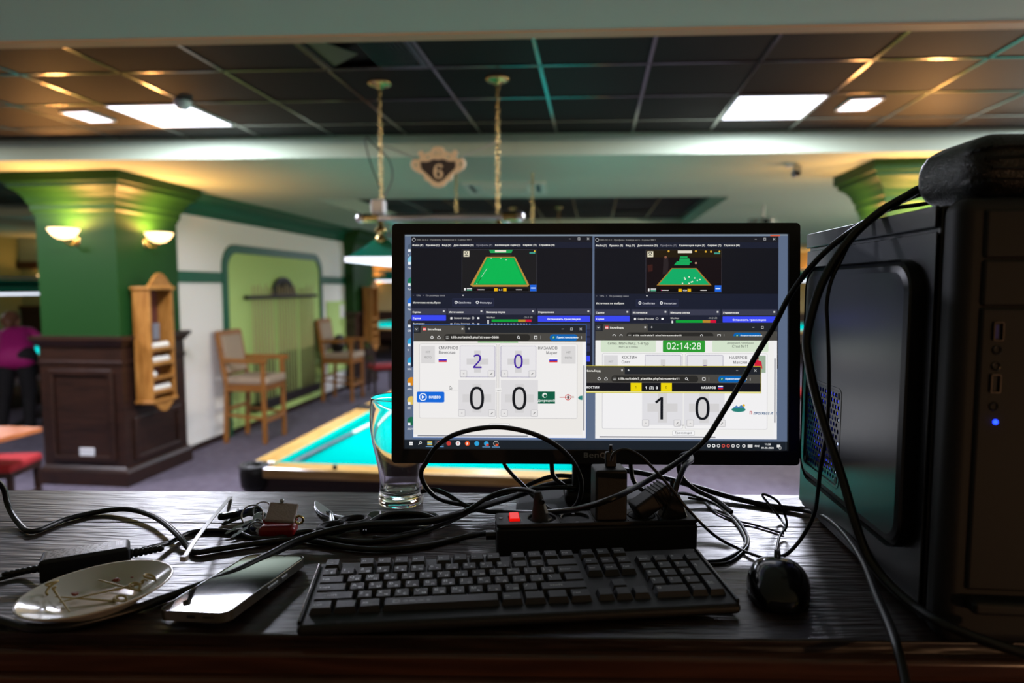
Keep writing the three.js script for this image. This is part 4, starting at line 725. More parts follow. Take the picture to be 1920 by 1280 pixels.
    g.fillStyle = '#2a8177'; g.beginPath(); g.ellipse(1383, 767, 13, 4.4, 0, 0, 7); g.fill(); g.fillStyle = '#4a7fae'; g.beginPath(); g.moveTo(1372, 764); g.lineTo(1379, 759); g.lineTo(1383, 762); g.lineTo(1388, 758); g.lineTo(1395, 764); g.fill(); Ci(1392.5, 759, 2.4, '#e2b12f'); T('ПРОГРЕСС-ЛТД', 1410, 775.6, 6, '#274a78', 'left', 'italic bold'); T('П', 1403, 776, 8, '#b8303a', 'left', 'bold');
    RR(1260.5, 807, 40.5, 8.6, 1, '#f4f4f5', '#9a9aa0'); T('Трансляция', 1280.7, 813.2, 5.8, '#4c4c50', 'center'); scroll(1116, 638, 338, 184, 33, 120);
  }
  { // small score strip window in front
    R(1099, 685.5, 326, 51, '#c9b93a'); g.save(); g.beginPath(); g.rect(1099, 686.5, 325, 49); g.clip(); browser(1088, 686.5, 336, 49, 't.llb.su/table3_plashka.php?stream=kv11', 1087); R(1099, 717.5, 325, 16, '#16161b'); R(1099, 733.5, 325, 2, '#e8e39a');
    T('КОСТИН', 1099, 728, 6, '#f3f3f3', 'left', 'bold'); for (const [x, s] of [[1182, '1'], [1238.5, '0']]) { R(x, 717.5, 20.5, 16, '#ecd40c'); T(s, x + 10, 728.3, 6.6, '#262106', 'center'); } T('1  (3)  0', 1221, 728.5, 7, '#fbfbfb', 'center', 'bold'); T('НАЗАРОВ', 1313, 728, 6, '#f3f3f3', 'left', 'bold'); flag(1345, 722.5, 9, 6.5); g.restore();
  }
  // taskbar
  R(757, 826, 716, 17, '#1c2229'); for (const [a, b] of [[766, 830], [769.4, 830], [766, 833.4], [769.4, 833.4]]) R(a, b, 2.9, 2.9, '#fff'); Ci(787, 831.6, 2, null, '#fff', 0.9); Ln([[785.4, 833.2], [783.4, 835.6]], '#fff', 1.1);
  R(800, 829, 9, 7, '#e4c452'); R(800, 832, 9, 2.6, '#6fb1d6'); R(797, 838.6, 15, 1, '#76b3ea'); R(814, 838.6, 17, 1, '#76b3ea'); R(814, 827, 17, 11.6, '#3a434d'); Ci(822.5, 832.6, 4.4, '#d8392e'); Ci(822.5, 832.6, 2.2, '#3d7be0', '#f2f2f2', 1); Ci(840.5, 832.6, 4.4, '#c23a34'); Ci(858, 832.6, 4.4, '#e8e8ea'); T('Y', 856.2, 835, 6, '#d0312a', 'left', 'bold'); Ci(875.6, 832.6, 4.6, '#e8531f'); T('Я', 873.6, 835, 6, '#fff', 'left', 'bold'); Ci(893.5, 832.6, 4.6, '#2f9fd8'); Ci(911.5, 832.6, 4.4, '#2f9fd8'); R(911, 833, 5, 4, '#e04437'); Ci(929.5, 832.6, 4.4, '#2a2d31', '#d8d8d8'); R(929, 833, 5, 4, '#e8532f'); R(904, 838.6, 15, 1, '#76b3ea'); R(922, 838.6, 15, 1, '#76b3ea');
  for (const [x, f] of [[1328, '#e9e9ea'], [1337, '#fff'], [1346, '#ddd'], [1355, '#d85148'], [1364, '#d85148'], [1373, '#e6e6e6'], [1382, '#e6e6e6'], [1393, '#e6e6e6']]) Ci(x, 834.6, 2.5, null, f, 1.4); R(1400, 832, 9, 5.6, '#cfcfcf'); T('РУС', 1413, 837, 4.8, '#fff', 'left', 'bold'); T('11:30', 1437, 833.4, 4.6, '#fff', 'center', 'bold'); T('01.08.2026', 1437, 840, 4.6, '#fff', 'center', 'bold'); R(1454, 832, 6.4, 5, '#dcdcdc'); Ci(1460, 838, 2.4, '#1c2229', '#fff', 0.6); R(1470.6, 827, 0.5, 15, '#67727c');
  const t = new THREE.CanvasTexture(c); t.colorSpace = THREE.SRGBColorSpace; return t;
}
{
  const t = thing('computer_monitor', 'black desktop monitor showing two streaming windows and billiard score pages', 'monitor', [0.0, TOP, -1.0], 0.0975);
  const Hm = new THREE.Matrix4().makeTranslation(-0.0035, 0.244, 0.046).multiply(new THREE.Matrix4().makeRotationX(-0.077)), H = (g) => clean(g).applyMatrix4(Hm);
  const fr = roundRect(0.5655, 0.3345, 0.006, -0.0007, -0.0026); fr.holes.push(roundRect(0.531, 0.2985, 0.001));
  part(t, 'bezel', H(metres(extrude(fr, 0.02, 0.0015)).translate(0, 0, -0.016)), M.black);
  part(t, 'rear_cover', H(rbox(0.56, 0.33, 0.03, 0.012, -0.0007, -0.0026, -0.026)), M.black);
  part(t, 'rear_hump', H(rbox(0.32, 0.2, 0.03, 0.014, 0, -0.02, -0.05)), M.black);
  part(t, 'screen', H(new THREE.PlaneGeometry(0.531, 0.2985)), std('lit monitor picture', { color: 0x050505, roughness: 0.45, emissive: 0xffffff, emissiveMap: screenTexture(), emissiveIntensity: 1 }));
  const font = await new FontLoader().loadAsync('fonts/droid/droid_sans_bold.typeface.json');
  const logo = new TextGeometry('BenQ', { font, size: 0.0082, depth: 0.0006, curveSegments: 4 }).scale(1.08, 0.86, 1).translate(-0.0165, -0.1605, 0.0036);
  part(t, 'logo', H(logo), std('grey lettering', { color: 0xa2a3a6, roughness: 0.5 }));
  part(t, 'neck', [rbox(0.066, 0.2, 0.022, 0.006, 0.002, 0.11, 0.006)], M.blackSoft);
  part(t, 'base', [metres(flat(extrude(roundRect(0.23, 0.14, 0.03), 0.009, 0.003)).translate(0.002, 0, 0.01)), rbox(0.09, 0.02, 0.05, 0.008, 0.002, 0.016, 0.008)], M.blackSoft);
  const l = new THREE.RectAreaLight(0xdfe6ff, SCREEN, 0.53, 0.298); l.name = 'screen_glow'; l.position.set(-0.0035, 0.2441, 0.0475); l.rotation.order = 'YXZ'; l.rotation.set(0.077, Math.PI, 0); t.add(l);
}

// ---------- computer tower ----------
{
  const t = thing('computer_tower', 'black computer tower standing on the right end of the counter', 'computer', [0.309, TOP, -0.666], 0.025);
  const h = 0.396, w = 0.19, d = 0.353;
  part(t, 'case', rbox(w - 0.002, h - 0.006, d, 0.003, w / 2 + 0.001, h / 2 + 0.001, -d / 2), M.caseMetal);
  // side panel with the raised field and the fan grille, drawn in (u = depth, y)
  const sp = polygon([[0, 0.012], [d - 0.003, 0.012], [d - 0.003, h - 0.026], [0, h - 0.026]]);
  const side = (g) => clean(g).rotateY(-Math.PI / 2).translate(0, 0, 0); // x -> z... u runs to the back
  const lay = (shape, depth, bev, off) => { const g = extrude(shape, depth, bev, 3, 10).rotateY(Math.PI / 2); g.translate(-off - depth, 0, 0); return metres(g); };
  part(t, 'side_panel', lay(sp, 0.002, 0.0008, 0), M.caseMetal);
  part(t, 'top_rail', rbox(0.004, 0.02, d - 0.002, 0.0015, -0.001, h - 0.012, -d / 2), M.caseMetal);
  const gu = 0.2365, gy = 0.139, gw = 0.126, gh = 0.118;
  const bump = roundRect(0.303, 0.288, 0.034, 0.1685, 0.203), csg = new Evaluator(), A = new Brush(lay(bump, 0.014, 0.0125, 0.0005)), B = new Brush(lay(roundRect(gw + 0.001, gh + 0.001, 0.008, gu, gy), 0.05, 0, -0.02)); A.updateMatrixWorld(); B.updateMatrixWorld();
  part(t, 'raised_field', clean(csg.evaluate(A, B, SUBTRACTION).geometry), M.caseMetal);
  const gr = roundRect(gw, gh, 0.008, gu, gy), st = 0.0088;
  for (let r = 0; r < 15; r++) for (let q = 0; q < 13; q++) {
    const x = gu - gw / 2 + 0.01 + q * st + (r % 2) * st / 2, y = gy - gh / 2 + 0.009 + r * 0.0072; if (x > gu + gw / 2 - 0.006) continue;
    const p = new THREE.Path(); for (let k = 0; k < 6; k++) { const a = k * Math.PI / 3 + Math.PI / 6; k ? p.lineTo(x + 0.0032 * Math.cos(a), y + 0.0032 * Math.sin(a)) : p.moveTo(x + 0.0032 * Math.cos(a), y + 0.0032 * Math.sin(a)); } p.closePath(); gr.holes.push(p);
  }
  const grille = part(t, 'fan_grille', lay(gr, 0.0016, 0, 0.0118), M.caseMetal);
  const rim = roundRect(gw + 0.004, gh + 0.004, 0.009, gu, gy); rim.holes.push(roundRect(gw - 0.004, gh - 0.004, 0.007, gu, gy)); part(grille, 'grille_rim', lay(rim, 0.0032, 0.0008, 0.0118), M.caseMetal);
  for (const a of [-1, 1]) for (const b of [-1, 1]) part(grille, 'screw', cyl(0.004, 0.004, 0.002, 0, 0, 0, 12).rotateZ(Math.PI / 2).translate(-0.0138, gy + b * (gh / 2 - 0.008), -gu + a * (gw / 2 - 0.008)), M.black);
  const blue = std('blue lit fan ring', { color: 0x101040, emissive: 0x2a3cff, emissiveIntensity: 1.4 });
  part(t, 'fan', clean(new THREE.TorusGeometry(0.046, 0.004, 8, 32).rotateY(Math.PI / 2).translate(-0.0048, gy, -gu)), blue);
  for (const [y, z] of [[0.162, -0.198], [0.158, -0.194], [0.1, -0.196], [0.095, -0.2], [0.127, -0.2]]) part(t, 'indicator', ball(0.0035, -0.0062, y, z, 8), std('white lit diode', { color: 0xffffff, emissive: 0xcfe4ff, emissiveIntensity: 2.5 }));
  // front bezel
  part(t, 'front_bezel', rbox(w, h + 0.002, 0.034, 0.014, w / 2, h / 2, 0.0165, 4), M.blackSoft);
  const face = (x0, x1, y0, y1, zf, r = 0.003, m = M.blackSoft, n = 'drive_cover') => part(t, n, rbox(x1 - x0, y1 - y0, 0.006, r, (x0 + x1) / 2, (y0 + y1) / 2, zf), m);
  face(0.02, w - 0.016, 0.3445, 0.386, 0.0335); face(0.02, w - 0.016, 0.3035, 0.3435, 0.0335); face(0.02, w - 0.016, 0.052, 0.3025, 0.0335, 0.003, M.blackSoft, 'front_panel');
  part(t, 'foot_ledge', rbox(w - 0.03, 0.012, 0.02, 0.004, w / 2 + 0.006, 0.04, 0.038), M.blackSoft);
  for (const [y, m] of [[0.282, 'blue'], [0.237, 'black']]) { const u = part(t, 'usb_port', (() => { const o = roundRect(0.008, 0.016, 0.001, 0.034, y); o.holes.push(roundRect(0.0066, 0.0146, 0.0005, 0.034, y)); return clean(extrude(o, 0.004)).translate(0, 0, 0.0345); })(), std('dull port frame', { color: 0x55504c, metalness: 1, roughness: 0.4 })); part(u, 'tongue', box(0.0025, 0.012, 0.003, 0.0325, y, 0.0366), m === 'blue' ? std('blue tongue', { color: 0x2330a0, roughness: 0.5 }) : M.black); }
  for (const y of [0.266, 0.252, 0.217]) part(t, 'audio_jack', clean(new THREE.TorusGeometry(0.0032, 0.0009, 8, 18).translate(0.034, y, 0.0368)), M.gloss);
  part(t, 'power_diode', ball(0.0022, 0.036, 0.2035, 0.0366, 10), std('blue diode', { color: 0x2030ff, emissive: 0x2040ff, emissiveIntensity: 4 }));
  for (const [x, z] of [[0.03, -0.03], [0.16, -0.03], [0.03, -0.32], [0.16, -0.32]]) part(t, 'foot', cyl(0.012, 0.013, 0.002, x, 0.001, z, 16), M.rubber);
}
{
  const t = thing('leather_pouch', 'black leather pouch with a zip lying on top of the computer tower', 'pouch', [0.437, 1.927, -0.706], 0.06);
  const body = new RoundedBoxGeometry(0.23, 0.056, 0.115, 8, 0.027), p = body.attributes.position;
  for (let i = 0; i < p.count; i++) { const x = p.getX(i), y = p.getY(i), z = p.getZ(i), n = (vnoise(x * 30 + 20, z * 30 + 20, 99, 99, 17) - 0.5) * 0.004; p.setXYZ(i, x, y + 0.028 + (y > 0 ? n + 0.006 * Math.cos(x * 9) : 0), z + (Math.abs(y) < 0.012 && z > 0 ? -0.004 : 0)); }
  body.computeVertexNormals(); part(t, 'body', metres(body), M.leather);
  part(t, 'flap_edge', tubeOf([[-0.105, 0.034, 0.052], [-0.05, 0.036, 0.0555], [0.02, 0.033, 0.0555], [0.1, 0.026, 0.0545]], 0.0016), M.leather); part(t, 'zip', tubeOf([[-0.1, 0.026, 0.054], [0, 0.022, 0.0555], [0.1, 0.017, 0.0545]], 0.0013), M.gloss);
}

// ---------- keyboard ----------
{
  const t = thing('computer_keyboard', 'full size black computer keyboard lying at the front of the counter', 'keyboard', [-0.0605, TOP, -0.6155], 0.225);
  const W = 0.422, Dp = 0.126, U = 0.0181, P = 0.0164, tilt = 0.07;
  const X = (g) => clean(g).rotateX(tilt).translate(0, 0.003, 0);
  const sh = [[0, 0], [Dp, 0], [Dp, 0.009], [0.021, 0.008], [0.012, 0.009], [0.002, 0.006]];
  part(t, 'base', X(metres(new RoundedBoxGeometry(W, 0.011, Dp, 3, 0.005).translate(0, 0.0045, -Dp / 2))), M.black);
  part(t, 'edge_strip', X(rbox(0.0035, 0.006, Dp - 0.012, 0.0015, -(W / 2 - 0.0016), 0.0095, -Dp / 2)), M.gloss);
  part(t, 'edge_strip', X(rbox(0.0035, 0.006, Dp - 0.012, 0.0015, W / 2 - 0.0016, 0.0095, -Dp / 2)), M.gloss);
  // legends on one sheet, 16 x 8 cells
  const c = document.createElement('canvas'); c.width = 1024; c.height = 512; const g = c.getContext('2d'); g.fillStyle = '#1b1c20'; g.fillRect(0, 0, 1024, 512);
  const capM = std('key cap plastic', { roughness: 0.38, bumpMap: plasticBump, bumpScale: 0.00004 });
  let cell = 0;
  const keyGeo = (w, d, idx) => {
    const b = [w - 0.0012, d - 0.0012], q = [b[0] - 0.0042, b[1] - 0.0046], H = 0.0066, sz = -0.0006, pos = [], uv = [];
    const B = [[-1, -1], [1, -1], [1, 1], [-1, 1]].map(([x, z]) => [x * b[0] / 2, 0, z * b[1] / 2]), Q = [[-1, -1], [1, -1], [1, 1], [-1, 1]].map(([x, z]) => [x * q[0] / 2, H - (z > 0 ? 0.0008 : 0), z * q[1] / 2 + sz]);
    const cx = (idx % 16) / 16, cy = 1 - Math.floor(idx / 16) / 8, blank = [0.999, 0.001];
    const tri = (a, b2, c2, ua, ub, uc) => { pos.push(...a, ...b2, ...c2); uv.push(...ua, ...ub, ...uc); };
    for (let i = 0; i < 4; i++) { const j = (i + 1) % 4; tri(B[j], B[i], Q[i], blank, blank, blank); tri(B[j], Q[i], Q[j], blank, blank, blank); }
    const as = Math.max(1, w / d * 0.9), uvOf = (p) => [cx + (0.5 + p[0] / q[0] * 0.94) / 16, cy - (0.5 + (p[2] - sz) / q[1] * 0.94) / 8];
    tri(Q[3], Q[2], Q[1], uvOf(Q[3]), uvOf(Q[2]), uvOf(Q[1])); tri(Q[3], Q[1], Q[0], uvOf(Q[3]), uvOf(Q[1]), uvOf(Q[0]));
    const ge = new THREE.BufferGeometry(); ge.setAttribute('position', new THREE.BufferAttribute(new Float32Array(pos), 3)); ge.setAttribute('uv', new THREE.BufferAttribute(new Float32Array(uv), 2)); ge.computeVertexNormals(); return [ge, as];
  };
  const keys = [];
  const key = (u, row, wu, txt, hu = 1) => keys.push([u, row, wu, txt, hu]);
  const line = (row, list, u = 0) => { for (const [txt, w = 1] of list) { if (txt !== null) key(u, row, w, txt); u += w; } };
  line(5, [['Esc'], [null], ['F1'], ['F2'], ['F3'], ['F4'], [null, 0.5], ['F5'], ['F6'], ['F7'], ['F8'], [null, 0.5], ['F9'], ['F10'], ['F11'], ['F12'], [null, 0.25], ['Prt'], ['Scr'], ['Pau']]);
  line(4, [['~ Ё'], ['1 !'], ['2 @'], ['3 #'], ['4 $'], ['5 %'], ['6 ^'], ['7 &'], ['8 *'], ['9 ('], ['0 )'], ['- _'], ['= +'], ['←', 2], [null, 0.25], ['Ins'], ['Hm'], ['PgU'], [null, 0.25], ['Num'], ['/'], ['*'], ['-']]);
  line(3, [['Tab', 1.5], ['Q Й'], ['W Ц'], ['E У'], ['R К'], ['T Е'], ['Y Н'], ['U Г'], ['I Ш'], ['O Щ'], ['P З'], ['[ Х'], ['] Ъ'], ['Enter', 1.5], [null, 0.25], ['Del'], ['End'], ['PgD'], [null, 0.25], ['7'], ['8'], ['9']]);
  line(2, [['Caps', 1.75], ['A Ф'], ['S Ы'], ['D В'], ['F А'], ['G П'], ['H Р'], ['J О'], ['K Л'], ['L Д'], ['; Ж'], ["' Э"], ['\\'], ['', 1.25], [null, 3.5], ['4'], ['5'], ['6']]);
  line(1, [['⇧ Shift', 2.25], ['Z Я'], ['X Ч'], ['C С'], ['V М'], ['B И'], ['N Т'], ['M Ь'], [', Б'], ['. Ю'], ['/ .'], ['⇧ Shift', 2.75], [null, 1.25], ['↑'], [null, 1.25], ['1'], ['2'], ['3']]);
  line(0, [['Ctrl', 1.25], ['⊞', 1.25], ['Alt', 1.25], ['', 6.25], ['Alt', 1.25], ['⊞', 1.25], ['▤', 1.25], ['Ctrl', 1.25], [null, 0.25], ['←'], ['↓'], ['→'], [null, 0.25], ['0', 2], ['.']]);
  key(21.5, 3, 1, '+', 2); key(21.5, 1, 1, 'Ent', 2);
  const u0 = -W / 2 + (W - 22.5 * U) / 2;
  for (const [u, row, wu, txt, hu] of keys) {
    const R = row + (hu - 1) / -1 + (hu - 1) / 2, zc = -0.0265 - (hu === 2 ? row - 0.5 : row) * P - (row === 5 ? 0.0042 : 0), idx = cell++, [ge, as] = keyGeo(wu * U, P * hu, idx);
    const px = (idx % 16) * 64, py = Math.floor(idx / 16) * 64; g.save(); g.beginPath(); g.rect(px, py, 64, 64); g.clip(); g.translate(px, py); g.scale(1 / as, 1); g.fillStyle = '#c9ccd2'; g.textAlign = 'left'; g.textBaseline = 'middle';
    const [a, b] = txt.split(' '); g.font = 'bold ' + (a.length > 1 ? 18 : 30) + 'px sans-serif'; g.fillText(a, 8, a.length > 1 ? 32 : 22); if (b) { g.font = 'bold ' + (b.length > 1 ? 22 : 24) + 'px sans-serif'; g.fillText(b, b.length > 1 ? 34 : 36, b.length > 1 ? 32 : 46); }
    if (wu > 6) { g.font = 'bold 26px sans-serif'; g.fillStyle = '#8f9296'; g.fillText('OKLICK', 70, 34); g.lineWidth = 4; g.strokeStyle = '#8f9296'; g.strokeRect(40, 22, 20, 22); } g.restore();
    const k = part(t, wu > 6 ? 'space_bar' : 'key_cap', ge, capM); k.rotation.x = tilt; k.position.set(u0 + (u + wu / 2) * U, 0.003 + 0.0098 * Math.cos(tilt) - zc * Math.sin(tilt), zc * Math.cos(tilt) + 0.0098 * Math.sin(tilt));
  }
  const tx = new THREE.CanvasTexture(c); tx.colorSpace = THREE.SRGBColorSpace; capM.map = tx;
  for (const s of [-1, 1]) part(t, 'foot', rbox(0.03, 0.012, 0.006, 0.001, s * 0.15, 0.006, -Dp + 0.012), M.rubber);
}

// ---------- mouse ----------
{
  const t = thing('computer_mouse', 'glossy black computer mouse to the right of the keyboard', 'mouse', [0.194, TOP, -0.722], -0.2);
  const form = (cut) => { const s = new THREE.SphereGeometry(1, 40, 28), p = s.attributes.position; for (let i = 0; i < p.count; i++) { const x = p.getX(i), y = p.getY(i), z = p.getZ(i), q = (v) => Math.sign(v) * Math.pow(Math.abs(v), 0.72), taper = 1 - 0.12 * Math.max(0, -z) - 0.06 * Math.max(0, z); p.setXYZ(i, q(x) * 0.0315 * taper, y > 0 ? Math.pow(y, 0.8) * (0.033 - 0.006 * Math.abs(z - 0.25)) * cut : 0.0, z * 0.053); } s.computeVertexNormals(); return clean(s).translate(0, 0.004, 0); };
  part(t, 'shell', form(1), M.gloss);
  part(t, 'sole', metres(flat(extrude(roundRect(0.056, 0.096, 0.024), 0.008, 0.002))), M.blackSoft);
  part(t, 'wheel', cyl(0.009, 0.009, 0.006, 0, 0, 0, 20).rotateZ(Math.PI / 2).translate(0, 0.027, -0.028), M.rubber);
  part(t, 'button_seam', tubeOf([[0, 0.0335, -0.012], [0, 0.031, -0.028], [0, 0.023, -0.044]], 0.0008), M.blackSoft);
}

// ---------- power strip and what is plugged in ----------
{
  const t = thing('power_strip', 'black five socket power strip with a red lit switch behind the keyboard', 'power strip', [-0.112, TOP, -0.777], 0.194);
  const L = 0.2436, D = 0.043, h = 0.041, xs = [0.056, 0.097, 0.138, 0.179, 0.218];
  part(t, 'body', rbox(L, h - 0.004, D, 0.005, L / 2, (h - 0.004) / 2, -D / 2), M.black);
  const o = roundRect(L, D, 0.005, L / 2, D / 2); for (const x of xs) { const p = new THREE.Path(); p.absarc(x, D / 2, 0.0172, 0, Math.PI * 2, true); o.holes.push(p); } o.holes.push(roundRect(0.013, 0.02, 0.001, 0.0225, D / 2));
  part(t, 'top_plate', metres(flat(extrude(o, 0.005, 0.0012, 2, 12)).translate(0, h - 0.0052, 0)), M.black);
  for (const x of xs) { const s = part(t, 'socket', lathe([[0.0172, 0.0], [0.0168, -0.001], [0.0165, -0.012], [0, -0.012]], 28).translate(x, h - 0.002, -D / 2), M.blackSoft); for (const e of [-1, 1]) part(s, 'earth_clip', rbox(0.004, 0.004, 0.0025, 0.001, x, h - 0.003, -D / 2 + e * 0.0155), M.steel); }
  for (let i = 0; i < 4; i++) part(t, 'rib', box(0.0012, 0.0012, D - 0.006, (xs[i] + xs[i + 1]) / 2, h, -D / 2), M.black);
  part(t, 'switch', rbox(0.0122, 0.006, 0.019, 0.0015, 0, 0, 0).rotateX(0.12).translate(0.0225, h + 0.0005, -D / 2), std('red lit rocker', { color: 0x8a0c0c, roughness: 0.2, emissive: 0xff1208, emissiveIntensity: 0.75 }));
  part(t, 'screw', cyl(0.0024, 0.0024, 0.001, 0.006, h + 0.0001, -D / 2, 12), M.steel);
  part(t, 'strain_relief', rod([-0.012, 0.02, -D / 2], [0.002, 0.02, -D / 2], 0.005, 12), M.rubber);
}
const plugPos = (x, z = 0) => [-0.112 + x * Math.cos(0.194) - (0.0215 + z) * Math.sin(0.194), TOP + 0.029, -0.777 - x * Math.sin(0.194) - (0.0215 + z) * Math.cos(0.194)];
{
  const t = thing('mains_plug', 'slim black mains plug in the first socket beside the red switch', 'plug', plugPos(0.056), 0.194);
  part(t, 'body', lathe([[0.0001, 0], [0.0158, 0], [0.0158, 0.008], [0.011, 0.013], [0.0085, 0.024], [0.0062, 0.034], [0.0045, 0.044], [0.0001, 0.045]], 24).rotateZ(0.12), M.black);
  const c = thing('usb_charger', 'black charger block standing in the third socket of the power strip', 'charger', [plugPos(0.138)[0], TOP + 0.0395, plugPos(0.138)[2]], 0.194);
  part(c, 'body', rbox(0.0385, 0.062, 0.034, 0.003, 0.0, 0.0315, 0), M.black); part(c, 'base_ring', cyl(0.0155, 0.0155, 0.01, 0, -0.003, 0, 24), M.blackSoft);
  const u = thing('usb_plug', 'small black usb plug standing in the top of the charger block', 'plug', [plugPos(0.138)[0] + 0.002, TOP + 0.101, plugPos(0.138)[2]], 0.194);
  part(u, 'grip', rbox(0.0135, 0.019, 0.0075, 0.002, 0, 0.0105, 0), M.black); part(u, 'boot', rod([0, 0.019, 0], [0, 0.028, 0], 0.0028, 10, 0.002), M.rubber);
  const a = thing('flat_adapter', 'oblong black ribbed adapter plug leaning out of the fourth socket', 'plug', plugPos(0.179), 0.35);
  part(a, 'socket_ring', cyl(0.0155, 0.0155, 0.012, 0, 0.006, 0, 24), M.blackSoft); part(a, 'body', rbox(0.05, 0.022, 0.026, 0.004, 0.01, 0, 0).rotateZ(0.55).translate(0.004, 0.024, 0), M.black);
  for (let i = 0; i < 5; i++) part(a, 'rib', rbox(0.0022, 0.0245, 0.0275, 0.001, 0.014 + i * 0.0045, 0, 0).rotateZ(0.55).translate(0.004, 0.024, 0), M.black);
  const e = thing('mains_plug', 'triangular black mains plug with upright cord in the last socket', 'plug', plugPos(0.218), 0.194);
  const tri = new THREE.Shape(); tri.moveTo(-0.018, 0); tri.lineTo(0.018, 0); tri.lineTo(0.0165, 0.012); tri.lineTo(0.006, 0.04); tri.lineTo(-0.004, 0.04); tri.lineTo(-0.0165, 0.012); tri.lineTo(-0.018, 0);
  part(e, 'body', clean(extrude(tri, 0.022, 0.004)).translate(0, 0, -0.011), M.black); part(e, 'boot', lathe([[0.0048, 0.038], [0.0052, 0.042], [0.004, 0.044], [0.0048, 0.048], [0.0036, 0.05], [0.0042, 0.054], [0.003, 0.056]], 14), M.rubber);
}

// ---------- cables ----------
function cable(name, label, pts, r, cat = 'cable', m = M.rubber) {
  const o = pts[0], g = tubeOf(pts.map((p) => [p[0] - o[0], p[1] - o[1], p[2] - o[2]]), r, 9, false, 7);
  return solo(name, label, cat, g, m, o);
}
cable('power_cable', 'thick black cable arching from the left counter edge to the power strip switch', [[-0.815, 1.605, -0.811], [-0.81, 1.575, -0.834], [-0.805, 1.55, -0.835], [-0.762, 1.536, -0.805], [-0.721, 1.534, -0.783], [-0.714, 1.534, -0.832], [-0.691, 1.534, -0.866], [-0.655, 1.538, -0.869], [-0.6, 1.54, -0.845], [-0.551, 1.541, -0.808], [-0.509, 1.539, -0.772], [-0.489, 1.534, -0.756], [-0.47, 1.534, -0.743], [-0.451, 1.534, -0.754], [-0.413, 1.534, -0.778], [-0.368, 1.534, -0.797], [-0.336, 1.534, -0.792], [-0.297, 1.534, -0.779], [-0.25, 1.534, -0.778], [-0.205, 1.534, -0.796], [-0.167, 1.534, -0.825], [-0.126, 1.548, -0.811], [-0.119, 1.55, -0.804]], 0.0037);
cable('adapter_cable', 'thin black cable from the adapter brick past the keys to the slim plug', [[-0.533, 1.543, -0.709], [-0.522, 1.542, -0.731], [-0.518, 1.536, -0.761], [-0.516, 1.533, -0.808], [-0.492, 1.533, -0.817], [-0.453, 1.533, -0.812], [-0.427, 1.533, -0.798], [-0.399, 1.533, -0.8], [-0.381, 1.533, -0.821], [-0.364, 1.533, -0.831], [-0.342, 1.533, -0.816], [-0.313, 1.533, -0.804], [-0.278, 1.533, -0.803], [-0.245, 1.534, -0.817], [-0.217, 1.538, -0.829], [-0.196, 1.542, -0.848], [-0.177, 1.546, -0.872], [-0.159, 1.56, -0.864], [-0.134, 1.575, -0.872], [-0.11, 1.585, -0.868], [-0.087, 1.59, -0.856], [-0.07, 1.592, -0.836], [-0.06, 1.592, -0.801]], 0.0031);
cable('thick_cable', 'thick black cable running from under the plate across the counter to the monitor back', [[-0.589, 1.535, -0.571], [-0.542, 1.535, -0.558], [-0.514, 1.535, -0.552], [-0.491, 1.535, -0.556], [-0.474, 1.535, -0.568], [-0.457, 1.535, -0.585], [-0.443, 1.535, -0.602], [-0.43, 1.535, -0.625], [-0.404, 1.538, -0.657], [-0.387, 1.54, -0.682], [-0.374, 1.54, -0.725], [-0.354, 1.542, -0.776], [-0.318, 1.548, -0.8], [-0.279, 1.55, -0.817], [-0.238, 1.548, -0.834], [-0.205, 1.55, -0.84], [-0.181, 1.552, -0.858], [-0.15, 1.552, -0.899], [-0.099, 1.55, -0.972], [-0.072, 1.554, -0.997], [-0.041, 1.556, -1.017], [-0.017, 1.56, -1.014]], 0.0046);
cable('loop_cable', 'black cable rising in a big loop in front of the screen', [...[[-0.021, 1.568, -1.005], [-0.057, 1.569, -1.001], [-0.088, 1.559, -0.997], [-0.117, 1.548, -0.972], [-0.134, 1.541, -0.959], [-0.174, 1.542, -0.934], [-0.203, 1.553, -0.912], [-0.217, 1.564, -0.901], [-0.227, 1.581, -0.891], [-0.23, 1.601, -0.882], [-0.222, 1.616, -0.879], [-0.21, 1.635, -0.877], [-0.192, 1.65, -0.88], [-0.164, 1.66, -0.884], [-0.129, 1.664, -0.889], [-0.097, 1.66, -0.893], [-0.069, 1.651, -0.895], [-0.045, 1.637, -0.897], [-0.028, 1.62, -0.898], [-0.018, 1.602, -0.897], [-0.015, 1.582, -0.906], [-0.018, 1.562, -0.914], [-0.026, 1.544, -0.932], [-0.035, 1.533, -0.95]]], 0.0033);
cable('video_cable', 'long black cable hanging from the computer top across the screen and behind the power strip', [[0.366, 1.949, -0.759], [0.34, 1.948, -0.776], [0.323, 1.94, -0.794], [0.305, 1.928, -0.801], [0.283, 1.91, -0.817], [0.266, 1.892, -0.834], [0.248, 1.866, -0.85], [0.235, 1.839, -0.866], [0.22, 1.801, -0.876], [0.202, 1.768, -0.877], [0.183, 1.731, -0.877], [0.158, 1.686, -0.875], [0.139, 1.657, -0.87], [0.117, 1.642, -0.856], [0.093, 1.632, -0.832], [0.06, 1.622, -0.797], [0.019, 1.619, -0.737], [-0.009, 1.601, -0.762], [-0.034, 1.579, -0.813], [-0.069, 1.562, -0.853], [-0.108, 1.548, -0.892], [-0.153, 1.54, -0.917], [-0.18, 1.545, -0.924], [-0.205, 1.554, -0.937], [-0.226, 1.558, -0.945], [-0.247, 1.555, -0.947]], 0.0034);
